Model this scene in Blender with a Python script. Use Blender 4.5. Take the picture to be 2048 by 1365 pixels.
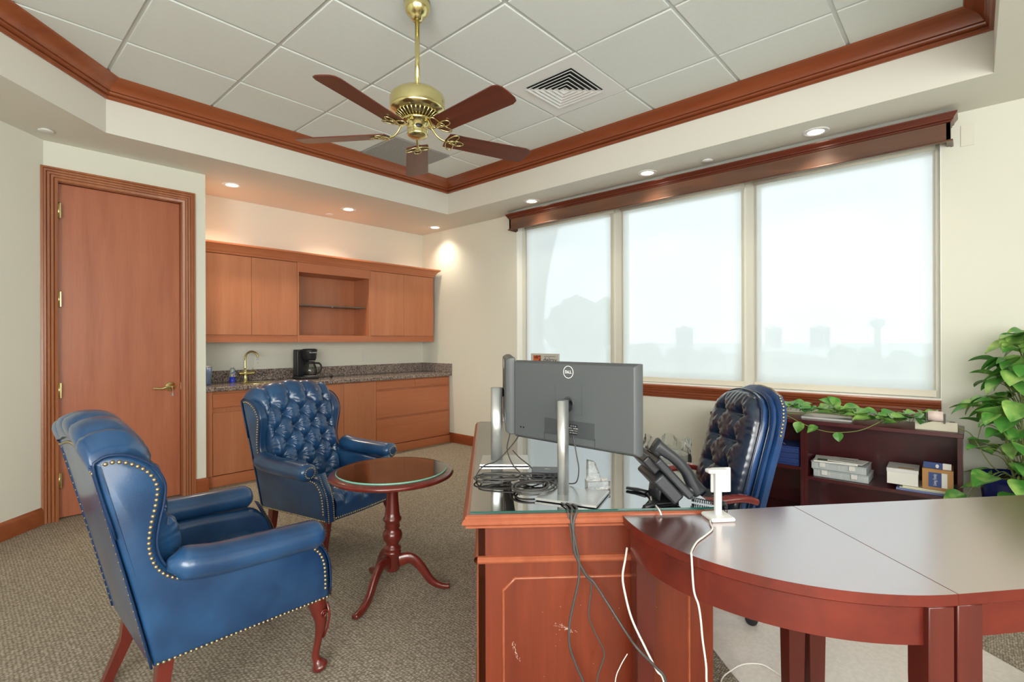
import bpy, bmesh, math, random
from mathutils import Vector, Matrix, noise as mnoise
for _o in list(bpy.data.objects): bpy.data.objects.remove(_o)
random.seed(7)
C = bpy.context.scene.collection
SC = bpy.context.scene
PI = math.pi
def lin(c):
    c = c/255.0
    return c/12.92 if c <= .04045 else ((c+.055)/1.055)**2.4
def rgb(r, g, b): return (lin(r), lin(g), lin(b), 1.0)

# ------------------------------------------------------------------ camera
cam_data = bpy.data.cameras.new('camera')
cam = bpy.data.objects.new('camera', cam_data); C.objects.link(cam)
SC.camera = cam
YAW = math.radians(42.18)
ROLL = -math.radians(0.18)
cam_data.sensor_width = 36.0
cam_data.lens = 1016.5/2048*36.0
cam_data.shift_y = (683.3-682.5)/2048
cam_data.clip_start = .02; cam_data.clip_end = 4000
_f = Vector((math.cos(YAW), math.sin(YAW), 0)); _u = Vector((0, 0, 1)); _r = _f.cross(_u)
_m = Matrix((_r, _u, -_f)).transposed() @ Matrix.Rotation(ROLL, 3, 'Z')
cam.matrix_world = Matrix.Translation((0, 0, 1.30)) @ _m.to_4x4()

# ------------------------------------------------------------------ sky, exposure
SC.view_settings.view_transform = 'Standard'
SC.view_settings.look = 'None'
SC.view_settings.gamma = 1.0
SC.view_settings.use_curve_mapping = False
SC.view_settings.exposure = 0.42
SC.cycles.use_denoising = True
SC.cycles.max_bounces = 10
SC.cycles.diffuse_bounces = 5
SC.cycles.glossy_bounces = 5
SC.cycles.transmission_bounces = 8
SC.cycles.transparent_max_bounces = 10
SC.cycles.sample_clamp_indirect = 6
SC.cycles.caustics_refractive = False
SC.cycles.caustics_reflective = False
W = bpy.data.worlds.new('sky'); SC.world = W; W.use_nodes = True
nt = W.node_tree; nt.nodes.clear()
wo = nt.nodes.new('ShaderNodeOutputWorld'); bg = nt.nodes.new('ShaderNodeBackground')
tc = nt.nodes.new('ShaderNodeTexCoord'); sp = nt.nodes.new('ShaderNodeSeparateXYZ')
gr = nt.nodes.new('ShaderNodeValToRGB')
nz = nt.nodes.new('ShaderNodeTexNoise'); nz.inputs['Scale'].default_value = 2.2; nz.inputs['Detail'].default_value = 6
mp = nt.nodes.new('ShaderNodeMapping'); mp.inputs['Scale'].default_value = (1, 1, 3.2)
cr = nt.nodes.new('ShaderNodeValToRGB'); mx = nt.nodes.new('ShaderNodeMixRGB')
nt.links.new(tc.outputs['Generated'], sp.inputs[0]); nt.links.new(sp.outputs['Z'], gr.inputs[0])
e = gr.color_ramp.elements
e[0].position = 0.0; e[0].color = rgb(232, 238, 240)
e[1].position = 0.7; e[1].color = rgb(186, 208, 232)
el = e.new(0.12); el.color = rgb(218, 231, 242)
nt.links.new(tc.outputs['Generated'], mp.inputs[0]); nt.links.new(mp.outputs[0], nz.inputs['Vector'])
nt.links.new(nz.outputs['Fac'], cr.inputs[0])
cr.color_ramp.elements[0].position = .48; cr.color_ramp.elements[0].color = (0, 0, 0, 1)
cr.color_ramp.elements[1].position = .70; cr.color_ramp.elements[1].color = (.8, .8, .8, 1)
nt.links.new(cr.outputs[0], mx.inputs[0]); nt.links.new(gr.outputs[0], mx.inputs[1]); mx.inputs[2].default_value = rgb(255, 255, 255)
nt.links.new(mx.outputs[0], bg.inputs[0]); bg.inputs[1].default_value = 3.75
nt.links.new(bg.outputs[0], wo.inputs[0])

# ------------------------------------------------------------------ added fill lights behind the camera, no windows built there
def area(name, loc, target, sx, sy, power, col):
    l = bpy.data.lights.new(name, 'AREA'); l.shape = 'RECTANGLE'; l.size = sx; l.size_y = sy
    l.energy = power*1.35; l.color = col
    o = bpy.data.objects.new(name, l); C.objects.link(o); o.location = loc
    d = Vector(target)-Vector(loc); o.rotation_euler = d.to_track_quat('-Z', 'Y').to_euler()
    return o
area('fill_west', (-2.30, -0.2, 1.55), (2.0, 1.0, 1.55), 3.6, 1.7, 150, (1.0, .997, .972))
area('fill_south', (-.1, -2.50, 1.55), (.3, 3.0, 1.55), 3.6, 1.7, 70, (1.0, .997, .972))

# ------------------------------------------------------------------ helpers
def tag(o, label=None, cat=None, group=None, kind=None):
    if label: o['label'] = label
    if cat: o['category'] = cat
    if group: o['group'] = group
    if kind: o['kind'] = kind
    return o
def thing(name, label, cat, loc=(0, 0, 0), rz=0.0, group=None):
    o = bpy.data.objects.new(name, None); C.objects.link(o)
    o.empty_display_size = .05
    o.location = loc; o.rotation_euler = (0, 0, rz)
    return tag(o, label, cat, group)
class MB:
    def __init__(s): s.v = []; s.f = []; s.sm = []
    def add(s, vs, fs, smooth=False):
        b = len(s.v); s.v += [tuple(v) for v in vs]
        s.f += [tuple(b+i for i in f) for f in fs]; s.sm += [smooth]*len(fs)
        return s
    def box(s, a, b, M=None):
        x0, y0, z0 = a; x1, y1, z1 = b
        vs = [Vector(p) for p in ((x0,y0,z0),(x1,y0,z0),(x1,y1,z0),(x0,y1,z0),(x0,y0,z1),(x1,y0,z1),(x1,y1,z1),(x0,y1,z1))]
        if M: vs = [M @ v for v in vs]
        return s.add(vs, [(0,3,2,1),(4,5,6,7),(0,1,5,4),(1,2,6,5),(2,3,7,6),(3,0,4,7)])
    def lathe(s, prof, c=(0,0,0), n=32, M=None, cap=True):
        vs = []; fs = []
        for (r, z) in prof:
            for i in range(n):
                a = 2*PI*i/n; p = Vector((c[0]+r*math.cos(a), c[1]+r*math.sin(a), c[2]+z))
                vs.append(M @ p if M else p)
        for k in range(len(prof)-1):
            for i in range(n):
                j = (i+1) % n; fs.append((k*n+i, k*n+j, (k+1)*n+j, (k+1)*n+i))
        if cap:
            fs.append(tuple(range(n-1, -1, -1))); fs.append(tuple((len(prof)-1)*n+i for i in range(n)))
        return s.add(vs, fs, True)
    def loft(s, pts, radii, n=12, up=(0,0,1), cap=True, closed=False, sq=2.0, flat=False):
        pts = [Vector(p) for p in pts]; m = len(pts); vs = []; fs = []; prev = None
        for k in range(m):
            if closed: t = pts[(k+1) % m]-pts[k-1]
            else: t = pts[min(k+1, m-1)]-pts[max(k-1, 0)]
            t.normalize()
            if prev is None:
                u = Vector(up); u = u-t*u.dot(t)
                if u.length < 1e-4: u = Vector((1,0,0))-t*t.x
            else: u = prev-t*prev.dot(t)
            u.normalize(); prev = u; w = t.cross(u)
            r = radii[min(k, len(radii)-1)] if isinstance(radii, list) else radii
            if isinstance(r, (int, float)): r = (r, r)
            for i in range(n):
                a = 2*PI*i/n+(PI/4 if sq > 3 and n == 4 else 0); ca, sa = math.cos(a), math.sin(a)
                ca = math.copysign(abs(ca)**(2/sq), ca); sa = math.copysign(abs(sa)**(2/sq), sa)
                vs.append(pts[k]+w*(r[0]*ca)+u*(r[1]*sa))
        for k in range(m if closed else m-1):
            k2 = (k+1) % m
            for i in range(n):
                j = (i+1) % n; fs.append((k*n+i, k*n+j, k2*n+j, k2*n+i))
        if cap and not closed:
            fs.append(tuple(range(n-1, -1, -1))); fs.append(tuple((m-1)*n+i for i in range(n)))
        return s.add(vs, fs, not flat)
    def tube(s, pts, r, n=8, closed=False): return s.loft(pts, [(r, r)]*len(pts), n=n, closed=closed)
    def grid(s, fn, nu, nv, smooth=True, flip=False):
        vs = [fn(i/nu, j/nv) for j in range(nv+1) for i in range(nu+1)]; fs = []
        for j in range(nv):
            for i in range(nu):
                a = j*(nu+1)+i; q = (a, a+1, a+nu+2, a+nu+1)
                fs.append(q[::-1] if flip else q)
        return s.add(vs, fs, smooth)
    def prism(s, outline, z0, z1, M=None, layers=None, smooth=False):
        """outline: 2-D ccw list; layers: list of (inset, z)"""
        L = layers or [(0, z0), (0, z1)]; n = len(outline); vs = []; fs = []
        P = [Vector((p[0], p[1])) for p in outline]; N = []
        for i in range(n):
            a = (P[i]-P[i-1]); b = (P[(i+1) % n]-P[i])
            if a.length > 0: a.normalize()
            if b.length > 0: b.normalize()
            na = Vector((-a.y, a.x)); nb = Vector((-b.y, b.x)); q = na+nb
            d = 1+na.dot(nb); N.append(q/max(d, .4))
        for (ins, z) in L:
            for i in range(n):
                p = P[i]+N[i]*ins; v = Vector((p.x, p.y, z)); vs.append(M @ v if M else v)
        for k in range(len(L)-1):
            for i in range(n):
                j = (i+1) % n; fs.append((k*n+i, k*n+j, (k+1)*n+j, (k+1)*n+i))
        s.add(vs, fs, smooth); b = len(s.v)-len(vs)
        s.f += [tuple(b+i for i in range(n-1, -1, -1)), tuple(b+(len(L)-1)*n+i for i in range(n))]; s.sm += [False, False]
        return s
    def sweep(s, path, prof, N=(0,0,1), closed=False, flip=False, smooth=False, caps=True):
        """prof (a along side, b along N); side = N x direction, mitred"""
        N = Vector(N); P = [Vector(p) for p in path]; m = len(P); vs = []; fs = []; n = len(prof)
        def side(a, b):
            t = (b-a).normalized(); return N.cross(t)
        for k in range(m):
            if closed or 0 < k < m-1:
                s1 = side(P[k-1], P[k]); s2 = side(P[k], P[(k+1) % m]); q = (s1+s2)/(1+s1.dot(s2))
            elif k == 0: q = side(P[0], P[1])
            else: q = side(P[-2], P[-1])
            for (a, b) in prof: vs.append(P[k]+q*a+N*b)
        for k in range(m if closed else m-1):
            k2 = (k+1) % m
            for i in range(n-1):
                f = (k*n+i, k*n+i+1, k2*n+i+1, k2*n+i); fs.append(f[::-1] if flip else f)
        if not closed and caps:
            fs.append(tuple(range(n))); fs.append(tuple((m-1)*n+i for i in range(n-1, -1, -1)))
        return s.add(vs, fs, smooth)
    def build(s, name, mat, parent=None, bevel=0, seg=2, sub=0, recalc=True, loc=None, rot=None, kind=None, autosm=None):
        me = bpy.data.meshes.new(name); me.from_pydata(s.v, [], s.f)
        for p, q in zip(me.polygons, s.sm): p.use_smooth = q
        if recalc:
            bm = bmesh.new(); bm.from_mesh(me); bmesh.ops.recalc_face_normals(bm, faces=bm.faces); bm.to_mesh(me); bm.free()
        me.materials.append(mat); me.update()
        o = bpy.data.objects.new(name, me); C.objects.link(o)
        if parent: o.parent = parent
        if loc: o.location = loc
        if rot: o.rotation_euler = rot
        if bevel:
            b = o.modifiers.new('bevel', 'BEVEL'); b.width = bevel; b.segments = seg; b.limit_method = 'ANGLE'; b.angle_limit = math.radians(40)
            b.harden_normals = False
            for p in me.polygons: p.use_smooth = True
            try: me.set_sharp_from_angle(angle=math.radians(45))
            except Exception: pass
            wn = o.modifiers.new('wn', 'WEIGHTED_NORMAL'); wn.keep_sharp = True
        elif autosm:
            for p in me.polygons: p.use_smooth = True
            try: me.set_sharp_from_angle(angle=math.radians(autosm))
            except Exception: pass
        if sub:
            sb = o.modifiers.new('sub', 'SUBSURF'); sb.levels = sub; sb.render_levels = sub
        if kind: o['kind'] = kind
        return o
def struct(name, mb, mat, **k): return mb.build(name, mat, kind='structure', **k)
def cr_spline(P, n=6, closed=False):
    P = [Vector(p) for p in P]; out = []; m = len(P)
    for k in range(m if closed else m-1):
        if closed: p0, p1, p2, p3 = P[k-1], P[k], P[(k+1) % m], P[(k+2) % m]
        else: p0, p1, p2, p3 = P[max(k-1, 0)], P[k], P[k+1], P[min(k+2, m-1)]
        for i in range(n):
            t = i/n
            out.append(.5*((2*p1)+(p2-p0)*t+(2*p0-5*p1+4*p2-p3)*t*t+(3*p1-p0-3*p2+p3)*t*t*t))
    if not closed: out.append(P[-1])
    return out
def text_mesh(name, txt, size, mat, parent, M, extrude=.0006, align='CENTER', font_bold=False, sx=1.0):
    cu = bpy.data.curves.new(name, 'FONT'); cu.body = txt; cu.size = size; cu.extrude = extrude
    cu.align_x = align; cu.align_y = 'CENTER'; cu.resolution_u = 3
    if font_bold: cu.offset = size*.018
    t = bpy.data.objects.new(name+'_src', cu); C.objects.link(t)
    dg = bpy.context.evaluated_depsgraph_get(); me = bpy.data.meshes.new_from_object(t.evaluated_get(dg))
    bpy.data.objects.remove(t)
    me.transform(Matrix.Diagonal((sx, 1, 1, 1))); me.transform(M); me.materials.clear(); me.materials.append(mat)
    o = bpy.data.objects.new(name, me); C.objects.link(o); o.parent = parent
    return o
def frame(origin, x, y):
    x = Vector(x).normalized(); y = Vector(y).normalized(); z = x.cross(y)
    m = Matrix((x, y, z)).transposed().to_4x4(); m.translation = Vector(origin); return m
def copy_tree(o, parent=None):
    c = o.copy(); C.objects.link(c)
    if parent: c.parent = parent
    for ch in [x for x in bpy.data.objects if x.parent == o]: copy_tree(ch, c)
    return c

# ------------------------------------------------------------------ materials
def pmat(name, base, rough=.5, metal=0, spec=.5, coat=0, coat_r=.1, bump=None, noise_c=None, trans=0, ior=1.45, emit=None, es=0, sheen=0):
    m = bpy.data.materials.new(name); m.use_nodes = True; n = m.node_tree.nodes; l = m.node_tree.links
    b = n['Principled BSDF']; b.inputs['Base Color'].default_value = base; b.inputs['Roughness'].default_value = rough
    b.inputs['Metallic'].default_value = metal; b.inputs['Specular IOR Level'].default_value = spec
    b.inputs['Coat Weight'].default_value = coat; b.inputs['Coat Roughness'].default_value = coat_r
    b.inputs['Transmission Weight'].default_value = trans; b.inputs['IOR'].default_value = ior
    if emit: b.inputs['Emission Color'].default_value = emit; b.inputs['Emission Strength'].default_value = es
    tc = n.new('ShaderNodeTexCoord')
    if noise_c:   # (colour2, scale, (sx,sy,sz), lo, hi)
        c2, sc, st, lo, hi = noise_c
        mp = n.new('ShaderNodeMapping'); mp.inputs['Scale'].default_value = st
        nz = n.new('ShaderNodeTexNoise'); nz.inputs['Scale'].default_value = sc; nz.inputs['Detail'].default_value = 6
        rp = n.new('ShaderNodeValToRGB'); rp.color_ramp.elements[0].position = lo; rp.color_ramp.elements[1].position = hi
        rp.color_ramp.elements[0].color = base; rp.color_ramp.elements[1].color = c2
        l.new(tc.outputs['Object'], mp.inputs[0]); l.new(mp.outputs[0], nz.inputs['Vector']); l.new(nz.outputs['Fac'], rp.inputs[0])
        l.new(rp.outputs[0], b.inputs['Base Color'])
    if bump:      # (scale, strength, distance)
        n2 = n.new('ShaderNodeTexNoise'); n2.inputs['Scale'].default_value = bump[0]; n2.inputs['Detail'].default_value = 4
        bp = n.new('ShaderNodeBump'); bp.inputs['Strength'].default_value = bump[1]; bp.inputs['Distance'].default_value = bump[2]
        l.new(tc.outputs['Object'], n2.inputs['Vector']); l.new(n2.outputs['Fac'], bp.inputs['Height']); l.new(bp.outputs[0], b.inputs['Normal'])
    return m
def wood(name, c1, c2, c3, rough=.3, axis='Z', scale=14, coat=.3, coat_r=.15, stretch=.07, bands=.5, spec=.5):
    m = bpy.data.materials.new(name); m.use_nodes = True; n = m.node_tree.nodes; l = m.node_tree.links
    b = n['Principled BSDF']; b.inputs['Roughness'].default_value = rough
    b.inputs['Coat Weight'].default_value = coat; b.inputs['Coat Roughness'].default_value = coat_r
    b.inputs['Specular IOR Level'].default_value = spec
    tc = n.new('ShaderNodeTexCoord'); mp = n.new('ShaderNodeMapping')
    st = {'X': (stretch, 1, 1), 'Y': (1, stretch, 1), 'Z': (1, 1, stretch)}[axis]; mp.inputs['Scale'].default_value = st
    l.new(tc.outputs['Object'], mp.inputs[0])
    a = n.new('ShaderNodeTexNoise'); a.inputs['Scale'].default_value = scale; a.inputs['Detail'].default_value = 8; a.inputs['Roughness'].default_value = .6; a.inputs['Distortion'].default_value = .5
    f = n.new('ShaderNodeTexNoise'); f.inputs['Scale'].default_value = scale*9; f.inputs['Detail'].default_value = 3
    k = n.new('ShaderNodeTexNoise'); k.inputs['Scale'].default_value = 2.2; k.inputs['Detail'].default_value = 3
    l.new(mp.outputs[0], a.inputs['Vector']); l.new(mp.outputs[0], f.inputs['Vector']); l.new(tc.outputs['Object'], k.inputs['Vector'])
    r1 = n.new('ShaderNodeValToRGB'); r1.color_ramp.elements[0].position = .30; r1.color_ramp.elements[1].position = .72
    r1.color_ramp.elements[0].color = c1; r1.color_ramp.elements[1].color = c2
    l.new(a.outputs['Fac'], r1.inputs[0])
    mx = n.new('ShaderNodeMixRGB'); mx.blend_type = 'MIX'; mx.inputs[2].default_value = c3
    r2 = n.new('ShaderNodeMapRange'); r2.inputs[1].default_value = .42; r2.inputs[2].default_value = .72; r2.inputs[3].default_value = 0; r2.inputs[4].default_value = bands
    l.new(k.outputs['Fac'], r2.inputs[0]); l.new(r2.outputs[0], mx.inputs[0]); l.new(r1.outputs[0], mx.inputs[1])
    m2 = n.new('ShaderNodeMixRGB'); m2.blend_type = 'MULTIPLY'; m2.inputs[0].default_value = .22
    l.new(mx.outputs[0], m2.inputs[1]); l.new(f.outputs['Fac'], m2.inputs[2]); l.new(m2.outputs[0], b.inputs['Base Color'])
    return m
M = {}
M['wall'] = pmat('wall_paint', rgb(226, 227, 215), .75, spec=.25, bump=(260, .05, .001))
M['soffit'] = pmat('soffit_paint', rgb(224, 223, 213), .8, spec=.2)
M['tile'] = pmat('ceiling_tile', rgb(228, 235, 232), .9, spec=.1, bump=(160, .06, .001), noise_c=(rgb(228, 232, 229), 40, (1, 1, 1), .4, .7))
M['tbar'] = pmat('ceiling_grid_paint', rgb(205, 210, 207), .5)
M['white'] = pmat('white_paint', rgb(232, 233, 232), .45)
M['whiteplastic'] = pmat('white_plastic', rgb(222, 222, 220), .35)
M['offwhite'] = pmat('offwhite_plate', rgb(226, 224, 212), .5)
M['trimwood'] = wood('cherry_trim', rgb(140, 70, 36), rgb(170, 94, 54), rgb(154, 80, 42), .34, 'X', 10, .25, .2)
M['trimwood_y'] = wood('cherry_trim_y', rgb(130, 62, 32), rgb(158, 82, 46), rgb(144, 70, 36), .34, 'Y', 10, .25, .2)
M['trimwood_z'] = wood('cherry_trim_z', rgb(150, 88, 56), rgb(188, 120, 78), rgb(170, 104, 66), .36, 'Z', 10, .25, .2)
M['doorwood'] = wood('cherry_door_veneer', rgb(170, 96, 66), rgb(194, 120, 86), rgb(182, 106, 72), .40, 'Z', 9, .2, .3)
M['cabwood'] = wood('cherry_cabinet_veneer', rgb(184, 112, 76), rgb(204, 134, 94), rgb(194, 120, 82), .4, 'Z', 7, .2, .25)
M['cabwood_x'] = wood('cherry_cabinet_trim', rgb(180, 104, 68), rgb(202, 126, 84), rgb(190, 112, 74), .4, 'X', 7, .2, .25)
M['cabin'] = pmat('cabinet_gap', rgb(58, 22, 12), .7)
M['valwood'] = wood('stained_valance', rgb(66, 44, 36), rgb(136, 90, 64), rgb(100, 80, 70), .36, 'Y', 7, .25, .15, bands=.7)
M['deskwood'] = wood('mahogany_desk', rgb(94, 34, 18), rgb(130, 56, 32), rgb(112, 44, 24), .32, 'Z', 10, .4, .15)
M['deskwood_l'] = wood('mahogany_desk_edge', rgb(146, 74, 48), rgb(176, 98, 66), rgb(162, 84, 54), .28, 'X', 10, .4, .12)
M['tablewood'] = wood('dark_mahogany', rgb(96, 26, 20), rgb(124, 38, 28), rgb(110, 32, 24), .30, 'X', 9, 1.0, .21, stretch=.12)
M['tablewood'].node_tree.nodes['Principled BSDF'].inputs['Coat IOR'].default_value = 7.0
M['tablewood'].node_tree.nodes['Principled BSDF'].inputs['Coat Tint'].default_value = (1, .97, .96, 1)
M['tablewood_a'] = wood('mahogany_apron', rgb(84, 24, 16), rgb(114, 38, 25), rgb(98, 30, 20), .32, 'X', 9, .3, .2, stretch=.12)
M['tablewood_z'] = wood('dark_mahogany_leg', rgb(68, 22, 16), rgb(96, 33, 24), rgb(82, 27, 20), .33, 'Z', 9, .4, .15)
M['redwood'] = wood('red_mahogany_turned', rgb(88, 28, 22), rgb(122, 44, 34), rgb(104, 35, 28), .28, 'Z', 14, .5, .1)
M['darkred'] = wood('wine_mahogany', rgb(60, 9, 14), rgb(84, 15, 22), rgb(72, 12, 18), .35, 'X', 9, .4, .15)
M['armwood'] = wood('arm_mahogany', rgb(118, 32, 30), rgb(148, 52, 46), rgb(132, 40, 36), .26, 'X', 14, .6, .1)
M['bladewood'] = wood('fan_blade_veneer', rgb(80, 30, 20), rgb(122, 54, 36), rgb(98, 40, 27), .38, 'X', 16, .3, .2, stretch=.05)
M['brass'] = pmat('polished_brass', rgb(226, 214, 156), .2, metal=1)
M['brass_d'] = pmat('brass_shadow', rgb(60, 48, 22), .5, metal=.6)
M['nail'] = pmat('antique_nail', rgb(160, 146, 118), .35, metal=.85)
M['silver'] = pmat('brushed_aluminium', rgb(206, 208, 208), .32, metal=.85)
M['black'] = pmat('black_plastic', rgb(34, 35, 38), .35)
M['grey'] = pmat('dark_grey_plastic', rgb(84, 88, 90), .45, bump=(500, .05, .0005))
M['greyd'] = pmat('darker_grey_plastic', rgb(66, 70, 72), .5)
M['phone'] = pmat('charcoal_plastic', rgb(42, 45, 49), .32)
M['cable'] = pmat('grey_cable', rgb(72, 70, 68), .45)
M['cablew'] = pmat('white_cable', rgb(226, 222, 214), .45)
M['glassg'] = pmat('clear_glass', (.95, 1, .98, 1), .0, trans=1, ior=1.48)
M['crystal'] = pmat('crystal_glass', (1, 1, 1, 1), .02, trans=1, ior=1.5, bump=(60, .5, .01))
M['logo'] = pmat('white_print', rgb(226, 228, 228), .5)
M['ink'] = pmat('dark_print', rgb(50, 50, 54), .6)
M['paper'] = pmat('paper_white', rgb(232, 232, 226), .8)
M['darkglass'] = pmat('screen_glass', rgb(12, 13, 15), .12)
M['pot'] = pmat('cobalt_pot_glaze', rgb(26, 36, 104), .25)
M['soil'] = pmat('potting_soil', rgb(58, 44, 32), .95, bump=(60, 1, .01))
M['bluefolder'] = pmat('blue_folder', rgb(44, 66, 128), .5)
M['card'] = pmat('cardboard', rgb(186, 142, 92), .8)
M['navy'] = pmat('navy_print', rgb(62, 84, 140), .6)
M['clearbox'] = pmat('frosted_organizer', rgb(206, 216, 218), .3, trans=.25)
M['gap'] = pmat('black_gap', rgb(16, 12, 12), .8)
# leather
def leather(name, c1, c2, rough=.3):
    m = pmat(name, c1, rough, coat=.65, coat_r=.16, noise_c=(c2, 5, (1, 1, 1), .35, .7), bump=(170, .18, .002)); return m
M['leather'] = leather('blue_leather', rgb(20, 54, 92), rgb(38, 82, 126), .34)
M['leather_b'] = leather('navy_leather', rgb(20, 30, 48), rgb(38, 52, 74), .26)
M['leather_s'] = leather('navy_leather_side', rgb(18, 52, 98), rgb(34, 76, 128), .3)
M['piping'] = pmat('leather_piping', rgb(22, 48, 84), .35)
def glass_sheet(name, tint, refl=1.6):
    m = bpy.data.materials.new(name); m.use_nodes = True; n = m.node_tree.nodes; l = m.node_tree.links; n.clear()
    o = n.new('ShaderNodeOutputMaterial'); t = n.new('ShaderNodeBsdfTransparent'); g = n.new('ShaderNodeBsdfGlossy'); mx = n.new('ShaderNodeMixShader')
    t.inputs[0].default_value = tint; g.inputs['Roughness'].default_value = .01; g.inputs[0].default_value = (1, 1, 1, 1)
    fr = n.new('ShaderNodeFresnel'); fr.inputs[0].default_value = refl
    l.new(fr.outputs[0], mx.inputs[0]); l.new(t.outputs[0], mx.inputs[1]); l.new(g.outputs[0], mx.inputs[2]); l.new(mx.outputs[0], o.inputs[0]); return m
M['sheet'] = glass_sheet('table_glass', (.84, .92, .88, 1), 8.0)
M['sheet_r'] = glass_sheet('side_table_glass', (.88, .95, .92, 1), 2.8)
M['sheet_edge'] = pmat('green_glass_edge', rgb(22, 74, 66), .12, spec=.8)
M['sheet_edge_l'] = pmat('pale_green_glass_edge', rgb(120, 178, 160), .12, spec=.8)
# shade fabric
def shade_mat():
    m = bpy.data.materials.new('solar_shade'); m.use_nodes = True; n = m.node_tree.nodes; l = m.node_tree.links; n.clear()
    o = n.new('ShaderNodeOutputMaterial'); t = n.new('ShaderNodeBsdfTransparent'); t.inputs[0].default_value = (1, 1, 1, 1)
    tl = n.new('ShaderNodeBsdfTranslucent'); tl.inputs[0].default_value = (1, .97, .90, 1)
    df = n.new('ShaderNodeBsdfDiffuse'); df.inputs[0].default_value = (.62, .64, .63, 1)
    a = n.new('ShaderNodeMixShader'); a.inputs[0].default_value = .25; b = n.new('ShaderNodeMixShader'); b.inputs[0].default_value = .935
    l.new(tl.outputs[0], a.inputs[1]); l.new(df.outputs[0], a.inputs[2]); l.new(t.outputs[0], b.inputs[1]); l.new(a.outputs[0], b.inputs[2]); l.new(b.outputs[0], o.inputs[0]); return m
M['shade'] = shade_mat()
M['hem'] = pmat('shade_hem', rgb(216, 212, 198), .6)
M['winframe'] = pmat('window_frame_paint', rgb(214, 214, 204), .5)
M['reveal'] = pmat('window_reveal', rgb(246, 246, 242), .6)
# carpet
def carpet():
    m = bpy.data.materials.new('loop_carpet'); m.use_nodes = True; n = m.node_tree.nodes; l = m.node_tree.links
    b = n['Principled BSDF']; b.inputs['Roughness'].default_value = .95; b.inputs['Specular IOR Level'].default_value = .1
    tc = n.new('ShaderNodeTexCoord'); mp = n.new('ShaderNodeMapping'); mp.inputs['Rotation'].default_value = (0, 0, .0); mp.inputs['Scale'].default_value = (1, 1.6, 1)
    v = n.new('ShaderNodeTexVoronoi'); v.inputs['Scale'].default_value = 72; v.inputs['Randomness'].default_value = .45
    l.new(tc.outputs['Object'], mp.inputs[0]); l.new(mp.outputs[0], v.inputs['Vector'])
    r = n.new('ShaderNodeValToRGB'); e = r.color_ramp.elements
    e[0].position = .0; e[0].color = rgb(200, 190, 174); e[1].position = .62; e[1].color = rgb(126, 116, 102)
    l.new(v.outputs['Distance'], r.inputs[0])
    z = n.new('ShaderNodeTexNoise'); z.inputs['Scale'].default_value = 60; z.inputs['Detail'].default_value = 3; l.new(tc.outputs['Object'], z.inputs['Vector'])
    mx = n.new('ShaderNodeMixRGB'); mx.blend_type = 'OVERLAY'; mx.inputs[0].default_value = .35; l.new(r.outputs[0], mx.inputs[1]); l.new(z.outputs['Fac'], mx.inputs[2])
    l.new(mx.outputs[0], b.inputs['Base Color'])
    bp = n.new('ShaderNodeBump'); bp.invert = True; bp.inputs['Strength'].default_value = .7; bp.inputs['Distance'].default_value = .004
    l.new(v.outputs['Distance'], bp.inputs['Height']); l.new(bp.outputs[0], b.inputs['Normal']); return m
M['carpet'] = carpet()
def granite():
    m = bpy.data.materials.new('speckled_granite'); m.use_nodes = True; n = m.node_tree.nodes; l = m.node_tree.links
    b = n['Principled BSDF']; b.inputs['Roughness'].default_value = .14
    tc = n.new('ShaderNodeTexCoord'); v = n.new('ShaderNodeTexVoronoi'); v.inputs['Scale'].default_value = 120; z = n.new('ShaderNodeTexNoise'); z.inputs['Scale'].default_value = 60; z.inputs['Detail'].default_value = 5
    l.new(tc.outputs['Object'], v.inputs['Vector']); l.new(tc.outputs['Object'], z.inputs['Vector'])
    r = n.new('ShaderNodeValToRGB'); e = r.color_ramp.elements; e[0].position = .35; e[0].color = rgb(84, 76, 72); e[1].position = .68; e[1].color = rgb(172, 154, 144)
    x = e.new(.5); x.color = rgb(126, 114, 108)
    mx = n.new('ShaderNodeMixRGB'); mx.inputs[0].default_value = .4
    l.new(v.outputs['Color'], mx.inputs[1]); l.new(z.outputs['Fac'], mx.inputs[2]); l.new(mx.outputs[0], r.inputs[0]); l.new(r.outputs[0], b.inputs['Base Color']); return m
M['granite'] = granite()
def matmat():
    m = pmat('chairmat_vinyl', rgb(220, 212, 204), .3, spec=.4, noise_c=(rgb(228, 220, 213), 60, (1, 1, 1), .4, .6)); return m
M['mat'] = matmat()
M['leaf'] = pmat('pothos_leaf', rgb(74, 136, 56), .32, noise_c=(rgb(170, 204, 112), 9, (1, 1, 1), .45, .72))
M['vine'] = pmat('pothos_stem', rgb(120, 132, 70), .5)
M['lampglow'] = pmat('lamp_lens', (1, 1, 1, 1), .5, emit=(1, .86, .66, 1), es=6)
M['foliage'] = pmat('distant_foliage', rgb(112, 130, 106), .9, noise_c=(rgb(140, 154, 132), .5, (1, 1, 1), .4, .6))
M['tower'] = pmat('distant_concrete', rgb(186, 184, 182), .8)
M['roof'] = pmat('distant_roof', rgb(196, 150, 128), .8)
M['ground'] = pmat('distant_ground', rgb(196, 204, 188), .95, noise_c=(rgb(214, 212, 202), .05, (1, 1, 1), .4, .6))

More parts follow.
